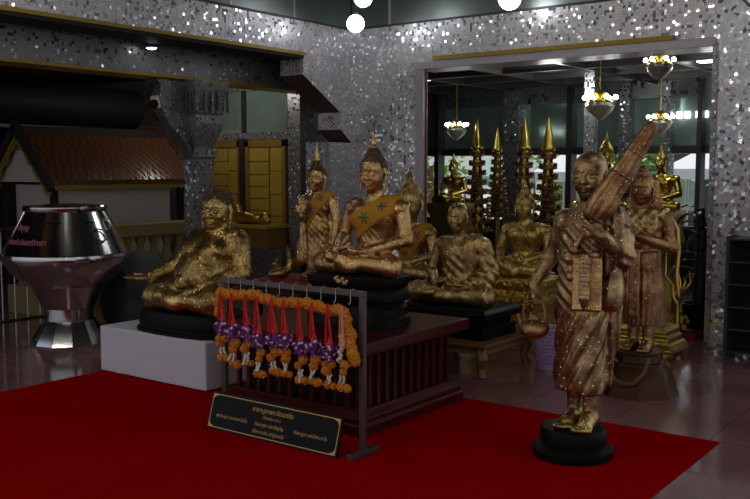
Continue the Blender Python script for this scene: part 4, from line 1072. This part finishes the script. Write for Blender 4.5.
# ------------------------------------------------------------------ offering rack with garlands
RX0, RX1, RY, RZ = -3.885, -2.862, 3.72, .868
t = thing('garland_rack', 'grey metal frame stand for flower garlands, in front of the red platform', 'rack', ((RX0+RX1)/2, RY, CZ)); hw = (RX1-RX0)/2
MB().box((-hw-.018, -.014, RZ-.03), (hw+.018, .014, RZ)).build('top_bar', M['rackmetal'], t, bevel=.003)
for q in (-1, 1):
    MB().box((q*hw-.016, -.014, .03), (q*hw+.016, .014, RZ-.03)).build('post', M['rackmetal'], t, bevel=.003)
    MB().box((q*hw-.02, -.115, 0), (q*hw+.02, .12, .03)).build('foot', M['rackmetal'], t, bevel=.003)
HX = [-.455+.1*i for i in range(10)]
for x in HX: MB().tube([(x, .017, RZ-.03), (x, .017, RZ+.003), (x, 0, RZ+.005), (x, -.017, RZ+.003), (x, -.019, RZ-.06), (x, -.030, RZ-.072), (x, -.040, RZ-.062)], .0018, 6).build('hook', M['wire'], t)
t = thing('marigold_rope', 'long orange marigold rope draped along the top and right side of the rack', 'garland', ((RX0+RX1)/2, RY-.048, RZ-.07))
F = Field([-.58, -.07, -.40], [.56, .07, .10], .0042)
path = [(-.50, -.13)]+[(-.503+.004*i, -.11+.036*i) for i in range(3)]+[(-.48+.052*i, .0-.010*math.sin(i*.9)-.0016*i) for i in range(18)]+[(.44+.010*i, -.05-.042*i) for i in range(7)]
def ruffle(F, c, r, seed):
    q = random.Random(seed); F.ell(c, (r*.8, r*.8, r*.8), .004)
    for i in range(20):
        a = 2.4*i+seed; z = -.95+1.9*i/19; s_ = math.sqrt(1-z*z); d = Vector((s_*math.cos(a), s_*math.sin(a), z))
        F.ell(Vector(c)+d*r*.8, (r*.34, r*.34, r*.16), .002, rot=(q.uniform(0, 3), q.uniform(0, 3), 0))
n_ = 0
for i in range(len(path)-1):
    a, b = path[i], path[i+1]
    for s_ in (0, .5):
        x = a[0]+(b[0]-a[0])*s_; z = a[1]+(b[1]-a[1])*s_; n_ += 1
        ruffle(F, (x+rnd.uniform(-.004, .004), rnd.uniform(-.012, .006), z+rnd.uniform(-.007, .007)), .030+rnd.uniform(-.003, .003), n_)
F.build('flowers', M['marigold'], t, smooth=0)
# hanging garlands: a few makes of flower meshes, reused
def mesh_of(F, name, mat, paint=None):
    o = F.build(name, mat, None, paint, smooth=0); me = o.data; bpy.data.objects.remove(o); return me
def bloom(r, seed):
    F = Field([-r*1.6]*3, [r*1.6]*3, .0028); ruffle(F, (0, 0, 0), r, seed)
    F.d = F.d
    return mesh_of(F, 'marigold', M['marigold'])
def orchid(seed):
    q = random.Random(seed); F = Field([-.075, -.065, -.075], [.075, .065, .065], .0028); F.ell((0, 0, 0), (.022, .022, .034), .006); cs = []
    for i in range(9):
        a = q.uniform(0, 2*PI); z = q.uniform(-.95, .95); s_ = math.sqrt(1-z*z); d = Vector((s_*math.cos(a), s_*math.sin(a), z)); c = Vector((d.x*.030, d.y*.028, d.z*.040)); cs.append(c+d*.010)
        e1 = d.cross(Vector((0, 0, 1))).normalized(); e2 = d.cross(e1)
        for p in range(5):
            b = 2*PI*p/5+i; F.cap(c+d*.004, c+d*.010+(e1*math.cos(b)+e2*math.sin(b))*.017, .005, .0085, .003, flat=(d, .45))
    cs = np.array([tuple(c) for c in cs])
    return mesh_of(F, 'orchid_cluster', [M['orchid'], M['jasmine']], lambda c: (np.min(np.linalg.norm(c[:, None, :]-cs[None], axis=2), axis=1) < .0095).astype(int))
def jasmine(n, seed):
    q = random.Random(seed); F = Field([-.025, -.025, -.022*n-.02], [.025, .025, .02], .0026)
    for i in range(n*2): F.ell((q.uniform(-.006, .006), q.uniform(-.006, .006), -.0105*i), (.008, .008, .009), .001)
    return mesh_of(F, 'jasmine_string', M['jasmine'])
BL = [bloom(.027, 1), bloom(.030, 2), bloom(.023, 3)]; OR = [orchid(4), orchid(5), orchid(6)]; JA = [jasmine(3, 7), jasmine(4, 8)]; JB = jasmine(5, 9)
order = ['leftmost on the rack', 'second from the left', 'third from the left', 'fourth from the left', 'fifth from the left', 'fifth from the right', 'fourth from the right', 'third from the right', 'second from the right']
cx0 = (RX0+RX1)/2
def sub(name, me, t, loc, rz=0, sc=1):
    o = link(name, me, None, t, loc, (rnd.uniform(-.4, .4), rnd.uniform(-.4, .4), rz)); o.scale = (sc,)*3; return o
for i, x in enumerate(HX):
    pink = i == 9
    lab = 'flower garland with pale pink ribbon and white jasmine, rightmost on the rack' if pink else 'purple orchid and marigold garland on red ribbons, '+order[i]
    g = thing('flower_garland', lab, 'garland', (cx0+x, RY-.066-.012*(i % 2), RZ-.075), 0, 'ribboned flower garlands on the rack')
    L = (.155, .17, .16, .20, .185, .175, .205, .19, .205, .20)[i]; mat = M['ribbon_pink'] if pink else M['ribbon_red']
    for q in ((-1, 1) if i not in (4,) else (-1, 0, 1)):
        sp = (.016, .008, .004, .012, .022, .006, .004, .005, .010, .004)[i]
        MB().tube([(.004*q, -.016, .010), (q*.005, -.020, -.03), (q*(.006+sp*.6), -.018, -.10), (q*(.008+sp), -.010, -L)], [.006, .0075, .009, .012], 8, flat=.3).build('ribbon', mat, g)
    MB().lathe([(.012, -L-.012), (.018, -L), (.012, -L+.02), (.006, -L+.04)], 10).build('ribbon_knot', mat, g)
    z = -L-.035
    if pink:
        sub('jasmine_string', JB, g, (0, -.006, -L+.03), 0, 1.5); o = link('yellow_bud_cluster', BL[2].copy(), None, g, (-.004, -.012, -L+.05)); o.data.materials[0] = M['bud_yellow']; o.scale = (.7,)*3; z = -L-.10
    else:
        sub('orchid_cluster', OR[i % 3], g, (.006, 0, z), i, .82); sub('orchid_cluster', OR[(i+1) % 3], g, (-.022, -.012, z-.010), i*2, .66); sub('orchid_cluster', OR[(i+2) % 3], g, (.004, -.010, z-.034), i*3, .60); z -= .072
    sub('marigold', BL[i % 3], g, (.012, 0, z), i, 1.0)
    if i in (0, 5, 8): sub('marigold', BL[(i+1) % 3], g, (-.032, .0, z-.004), i, .8)
    z -= .034
    sub('marigold', BL[(i+2) % 3], g, (.004 if i % 2 else -.018, -.008, z), i, .95); z -= .024
    for q in (-1, 1): sub('jasmine_string', JA[(i+q) % 2], g, (.011*q, -.006, z), 0, .85)
    z -= .052+.008*(i % 2)
    sub('marigold', BL[(i+1) % 3], g, (-.014, 0, z), i, .92); sub('marigold', BL[i % 3], g, (.022, .004, z-.005), i, .85)

# ------------------------------------------------------------------ sign board
t = thing('prayer_sign', 'black prayer board with gold Thai lettering leaning in front of the flower rack', 'sign', ((-3.91-2.94)/2, 3.590, CZ)); t.rotation_euler = (math.radians(-17), 0, 0)
sw, sh = .975, .215
MB().box((-sw/2, 0, 0), (sw/2, .014, sh)).build('board', M['black'], t, bevel=.002)
b = MB(); e = .012
b.prism([(-sw/2+e, e), (sw/2-e, e), (sw/2-e, sh-e), (-sw/2+e, sh-e)], 1, -.0012, 0)
m = MB()
for lo, hi in (((-sw/2+e, -.0014, e), (sw/2-e, -.0002, e+.005)), ((-sw/2+e, -.0014, sh-e-.005), (sw/2-e, -.0002, sh-e)), ((-sw/2+e, -.0014, e), (-sw/2+e+.005, -.0002, sh-e)), ((sw/2-e-.005, -.0014, e), (sw/2-e, -.0002, sh-e))): m.box(lo, hi)
for sx in (-1, 1):
    for sz in (0, 1):
        X0 = sx*(sw/2-e); Z0 = e if sz == 0 else sh-e; dz = 1 if sz == 0 else -1
        pts = [(X0, Z0), (X0-sx*.05, Z0), (X0-sx*.034, Z0+dz*.010), (X0-sx*.014, Z0+dz*.018), (X0-sx*.008, Z0+dz*.03), (X0, Z0+dz*.042)]
        m.prism(pts, 1, -.0016, -.0002)
m.build('gold_border', M['gold_letter'], t)
for s_, size, x, z in (('คาถาบูชาพระรัตนตรัย', .036, .0, .150), ('( ตั้งนะโม ๓ จบ )', .021, 0, .118), ('พุทธะบูชา มหาเตชะวันโต', .026, -.30, .076), ('ธัมมะบูชา มหาปัญโญ', .026, -.01, .076), ('สังฆะบูชา มหาโภคะวะโห', .026, .29, .076), ('ติโลกะนาถัง อภิปูชะยามิ', .026, -.01, .035)):
    link('lettering', text_mesh(s_, size), M['gold_letter'], t, (x, -.0012, z), (PI/2, 0, 0))

# ------------------------------------------------------------------ steel donation bowl, left
t = thing('donation_bowl', 'large stainless steel alms-bowl donation box on a flared foot at left', 'donation box', (-6.86, 4.72, 0))
MB().lathe([(.32, 0), (.325, .012), (.225, .20), (.215, .21)], 12).build('foot', M['steel'], t, angle=20)
MB().lathe([(.205, .205), (.205, .31), (.215, .315)], 40).build('collar', M['steel'], t)
MB().lathe([(.215, .315), (.30, .50), (.305, .51)], 40).build('stem', M['steel'], t)
MB().lathe([(.305, .51), (.345, .515), (.46, .62), (.535, .74), (.54, .765), (.535, .79), (.525, .80), (.335, 1.155)], 64).build('bowl', M['steel'], t, angle=25)
MB().lathe([(.345, 1.15), (.35, 1.16), (.35, 1.185), (.34, 1.195), (.10, 1.21)], 48).build('lid', M['steel'], t)
vdir = Vector((6.86, -4.72, 0)).normalized(); va = math.atan2(vdir.y, vdir.x)
def on_cone(da, z, off=.003):
    r = .525-(.19)*(z-.80)/.355+off; a = va+da; return Vector((r*math.cos(a), r*math.sin(a), z))
MB().tube([on_cone(.62+.16*math.cos(2*PI*i/24)-.0, .955+.05*math.sin(2*PI*i/24), .02) for i in range(24)], .007, 6, closed=True).build('handle_ring', M['dark_metal'], t)
for da, zz, w_ in ((-.25, 1.06, .16), (.5, 1.06, .13)):
    MB().tube([on_cone(da+w_*u, zz, .001) for u in (-1, -.5, 0, .5, 1)], .006, 6).build('coin_slot', M['black'], t)
MB().tube([on_cone(.95, 1.08, .0), on_cone(.98, 1.07, .03), on_cone(1.0, 1.03, .035), on_cone(1.0, 1.0, .0)], .010, 8).build('latch', M['steel'], t)
def wrap(me, a0, z0):
    for v in me.vertices:
        p = on_cone(a0+v.co.x/.47, z0+v.co.y*.88, .004+v.co.z); v.co = p
    return me
for s_, size, a0, z0 in (('ทำบุญ', .075, -.98, 1.00), ('ตามกำลังศรัทธา', .068, -.80, .885)):
    link('lettering', wrap(text_mesh(s_, size, .001), a0, z0), M['pink_letter'], t)

# dark bundle, balustrade, shrine, camera and black cylinder in the aisle
F = Field([-.45, -.45, 0], [.45, .45, .80], .012); F.ell((0, 0, .30), (.36, .36, .36), .05).ell((0.1, 0, .18), (.38, .36, .2), .05).ell((-.05, .05, .55), (.22, .22, .2), .1)
X, Y, Z = F.XYZ(); F.d = (F.d+.012*np.sin(X*17+Z*9)*np.sin(Y*15)).astype(np.float32); F.clip(.004-Z+0*X+0*Y)
o = F.build('covered_bundle', M['dark_cloth'], None); o.location = (-6.78, 5.45, 0); tag(o, 'dark cloth-covered bundle on the floor behind the steel bowl', 'bundle')
t = thing('balustrade', 'ochre stone balustrade with pale vase-shaped balusters behind the big-bellied monk', 'balustrade', (-7.5, 5.6, 0))
MB().box((-.10, -.5, .82), (.10, 1.2, .96)).build('handrail', M['ochre_rail'], t, bevel=.02)
MB().box((-.09, -.5, 0), (.09, 1.2, .30)).build('base_rail', M['ochre_rail'], t, bevel=.015)
for i in range(10): MB().lathe([(.055, .30), (.06, .33), (.035, .37), (.06, .45), (.075, .54), (.06, .62), (.035, .70), (.04, .74), (.06, .78), (.06, .82)], 12, (0, -.42+.17*i, 0)).build('baluster', M['ochre_rail'], t)
t = thing('metal_railing', 'dark metal railing of thin upright bars at the left edge, behind the steel bowl', 'railing', (-7.55, 4.0, 0))
for z in (.12, .95): MB().box((-.015, -1.0, z), (.015, 1.05, z+.03)).build('rail', M['dark_metal'], t)
for i in range(17): MB().tube([(0, -.98+.125*i, 0), (0, -.98+.125*i, .95)], .009, 6).build('bar', M['wire'], t)
t = thing('shrine_house', 'small shrine house with brown scaled roof and gold fringe, behind the steel bowl', 'shrine', (-8.4, 6.12, 0)); y0, y1 = -.92, 1.0
eZ, rZ = 1.375, 1.85
MB().prism([(-.52, eZ-.03), (0, rZ), (.52, eZ-.03), (.52, eZ+.02), (0, rZ+.05), (-.52, eZ+.02)], 1, y0+.06, y1).build('roof', M['rooftile'], t)
MB().box((-.04, y0, rZ+.01), (.04, y1, rZ+.09)).build('ridge_beam', M['dark'], t, bevel=.01)
MB().prism([(-.44, eZ), (0, rZ-.03), (.44, eZ)], 1, y0+.10, y0+.13).build('gable_wall', M['cream'], t)
for q in (-1, 1):
    MB().prism([(0, rZ+.14), (q*.60, eZ-.05), (q*.56, eZ-.09), (0, rZ+.02)], 1, y0, y0+.06).build('bargeboard', M['dark'], t)
    pts = [(0, rZ+.02)]+[(q*.56*u/8, rZ+.02+(eZ-.09-rZ-.02)*u/8) for u in range(1, 9)]
    low = [(q*(.56*(u/8)-.02), rZ+.02+(eZ-.11-rZ)*u/8-(.10 if u % 2 else .05)) for u in range(8, -1, -1)]
    MB().prism(pts+low, 1, y0+.03, y0+.055).build('gold_bargeboard', M['trim_gold'], t)
    fr = [(y0+.1, eZ-.02), (y1, eZ-.02)]; nt = 46
    for k_ in range(nt, -1, -1): fr.append((y0+.1+(y1-y0-.1)*k_/nt, eZ-(.085 if k_ % 2 else .06)))
    MB().prism(fr, 0, q*.50, q*.515).build('gold_fringe', M['trim_gold'], t)
MB().box((-.38, y0+.25, .30), (.38, y1-.25, eZ-.03)).build('wall', M['cream'], t)
MB().box((-.44, y0+.15, 0), (.44, y1-.05, .30)).build('base', M['ochre_rail'], t, bevel=.01)
for q in (-1, 1):
    for yy in (y0+.17, y1-.12): MB().box((q*.41-.03, yy-.03, .30), (q*.41+.03, yy+.03, eZ)).build('post', M['dark'], t)
t = thing('offering_cabinet', 'small red cloth-draped cabinet at the right end of the shrine house', 'cabinet', (-7.98, 7.34, 0))
MB().box((-.16, -.18, 0), (.16, .2, .95)).build('body', M['white_paint'], t, bevel=.008)
MB().box((-.17, -.19, .955), (.17, .21, 1.0)).build('top', M['white_paint'], t, bevel=.004)
o = MB().lathe([(.15, 0), (.16, .02), (.16, .26), (.13, .3), (.02, .32)], 12, sx=1, sy=.9).build('red_bundle', M['red_cloth'], loc=(-7.98, 7.35, 1.0)); tag(o, 'red wrapped bundle standing on the small white cabinet', 'bundle')
t = thing('security_camera', 'small white security camera on the capital of the aisle pillar', 'camera', (-6.735, 5.62, 2.12))
MB().box((-.05, -.02, -.055), (.05, .04, .06)).build('mount', M['white_paint'], t, bevel=.01)
MB().ball((0.02, -.03, -.02), .042, 14, 10).build('lens_dome', M['black'], t)
t = thing('black_cylinder', 'long black awning hanging high in the aisle', 'cylinder', (-9.3, 5.4, 1.98))  # plain black cylinder filling the dark band high in the aisle
MB().tube([(0, -3.0, .26), (0, 2.0, .26)], .24, 24).build('roll', M['dark'], t)
MB().box((-.02, -3.0, -.02), (.02, 2.0, .10)).build('hem_bar', M['dark_metal'], t)
for i, y in enumerate((5.5, 6.8)):
    o = MB().box((-10.80, y, 1.83), (-10.76, y+.5, 1.96)).build('light_strip', M['red_sign']); tag(o, 'red glowing strip above the shrine roof, '+('left one' if i == 0 else 'right one'), 'sign')
o = MB().box((-10.80, 5.0, 1.64), (-10.76, 5.45, 1.98)).build('lit_sign', M['lit_sign']); tag(o, 'small bright sign at the far left edge, left of the shrine gable', 'sign')
# reclining gold figure on the sill
F = Field([-.32, -.12, 0], [.32, .12, .26], .006); F.cap((-.18, 0, .07), (.25, 0, .05), .07, .035, .03).cap((-.17, 0, .08), (-.2, 0, .14), .055, .03, .03).ell((-.22, 0, .17), (.05, .045, .055), .02).cap((-.22, 0, .21), (-.22, 0, .25), .02, .004, .01).chain([(-.14, -.06, .12), (-.02, -.075, .12), (.08, -.06, .10)], .025, .02).ell((.02, 0, .07), (.12, .07, .05), .03); F.ell((.2, 0, .10), (.06, .04, .05), .03)
o = F.build('reclining_figure', M['gold_old'], None); o.location = (-7.36, 7.50, .878); tag(o, 'small reclining gold figure on the ochre sill box', 'figurine')

# lamps
def pendant(x, y, z, r, label, ceil):
    t = thing('pendant_lamp', label, 'lamp', (x, y, z))
    MB().ball((0, 0, 0), r, 20, 14).build('globe', M['globe'], t)
    MB().lathe([(r*.35, r*.92), (r*.38, r*1.2), (.012, r*1.35)], 14).build('cap', M['dark_metal'], t)
    MB().tube([(0, 0, r*1.3), (0, 0, ceil-z)], .005, 6).build('cord', M['dark_metal'], t)
pendant(-5.53, 7.08, 2.90, .085, 'round white globe lamp hanging in the corner above the dark-haired Buddha', 3.7)
pendant(-5.30, 6.90, 3.09, .085, 'round white globe lamp cut by the top edge, above the corner lamp', 3.7)
pendant(-3.98, 7.30, 3.0, .10, 'round white globe lamp at the top edge over the wide opening', 3.7)
t = thing('downlight', 'round recessed spotlight in the left aisle ceiling', 'lamp', (-6.47, 5.37, 2.60))
MB().lathe([(.05, -.035), (.055, -.03), (.055, .06), (.04, .06)], 20).build('housing', M['dark_metal'], t)
MB().lathe([(.0455, -.038), (.03, -.046), (.004, -.05)], 20).build('lens', M['globe'], t)

# ------------------------------------------------------------------ light, sky, camera
def light(name, kind, loc, energy, col=(1, 1, 1), size=.1, rot=None, sy=None):
    l = bpy.data.lights.new(name, kind); l.energy = energy; l.color = col
    if kind == 'AREA':
        l.size = size
        if sy: l.shape = 'RECTANGLE'; l.size_y = sy
    else: l.shadow_soft_size = size
    o = bpy.data.objects.new(name, l); C.objects.link(o); o.location = loc
    if rot: o.rotation_euler = rot
    return o
for i, (x, y) in enumerate(((-4.9, 3.4), (-4.9, 1.4), (-4.9, -.8), (-3.0, 2.6), (-3.0, .4), (-3.0, -2.2), (-1.0, 4.2), (-1.0, 1.6), (-1.0, -1.0), (.9, 5.4), (.9, 2.6), (.9, -.6))):
    light('hall_sparkle_fill', 'POINT', (x, y, 3.25), 11, (1, .93, .82), .14)  # unseen point lights added for sparkle on mosaic and highlights on statues
light('aisle_fill', 'POINT', (-7.55, 7.0, 2.45), 14, (1, .93, .8), .1)  # added fill to brighten the shutters, no fixture behind it
light('relic_fill', 'POINT', (-4.6, 9.4, 2.4), 12, (.92, 1, .96), .12)  # added fill points brightening the relic room, apart from its chandeliers
light('relic_fill', 'POINT', (-2.9, 9.6, 2.4), 8, (.92, 1, .96), .12)  # second added fill, towards the right side
sun = light('sun', 'SUN', (-6, 18, 12), 2.2, (1, .97, .9), .03, (math.radians(-12), 0, 0))
light('downlight_lamp', 'SPOT', (-6.47, 5.37, 2.54), 25, (1, .97, .95), .03, (0, 0, 0))

w = bpy.data.worlds.new('daylight'); bpy.context.scene.world = w; w.use_nodes = True
nt = w.node_tree; bg = nt.nodes['Background']
tc = nt.nodes.new('ShaderNodeTexCoord'); sp = nt.nodes.new('ShaderNodeSeparateXYZ'); nt.links.new(tc.outputs['Generated'], sp.inputs[0])
rp = nt.nodes.new('ShaderNodeValToRGB'); nt.links.new(sp.outputs[2], rp.inputs[0])
el = rp.color_ramp.elements; el[0].position = 0; el[0].color = (.55, .56, .58, 1); el[1].position = .5; el[1].color = (.80, .88, 1.0, 1)
nt.links.new(rp.outputs[0], bg.inputs[0]); bg.inputs[1].default_value = .85

cam = bpy.data.cameras.new('camera'); co = bpy.data.objects.new('camera', cam); C.objects.link(co)
cam.sensor_width = 36; cam.lens = 916/750*36; cam.clip_end = 200
co.location = (0, 0, 1.5); co.rotation_euler = (PI/2-math.atan(80/916), 0, math.radians(36.8))
sc = bpy.context.scene; sc.camera = co
sc.view_settings.view_transform = 'Standard'; sc.view_settings.look = 'None'; sc.view_settings.gamma = 1; sc.view_settings.use_curve_mapping = False
sc.view_settings.exposure = 0.0
sc.cycles.use_denoising = True; sc.cycles.sample_clamp_indirect = 4.0; sc.cycles.max_bounces = 8
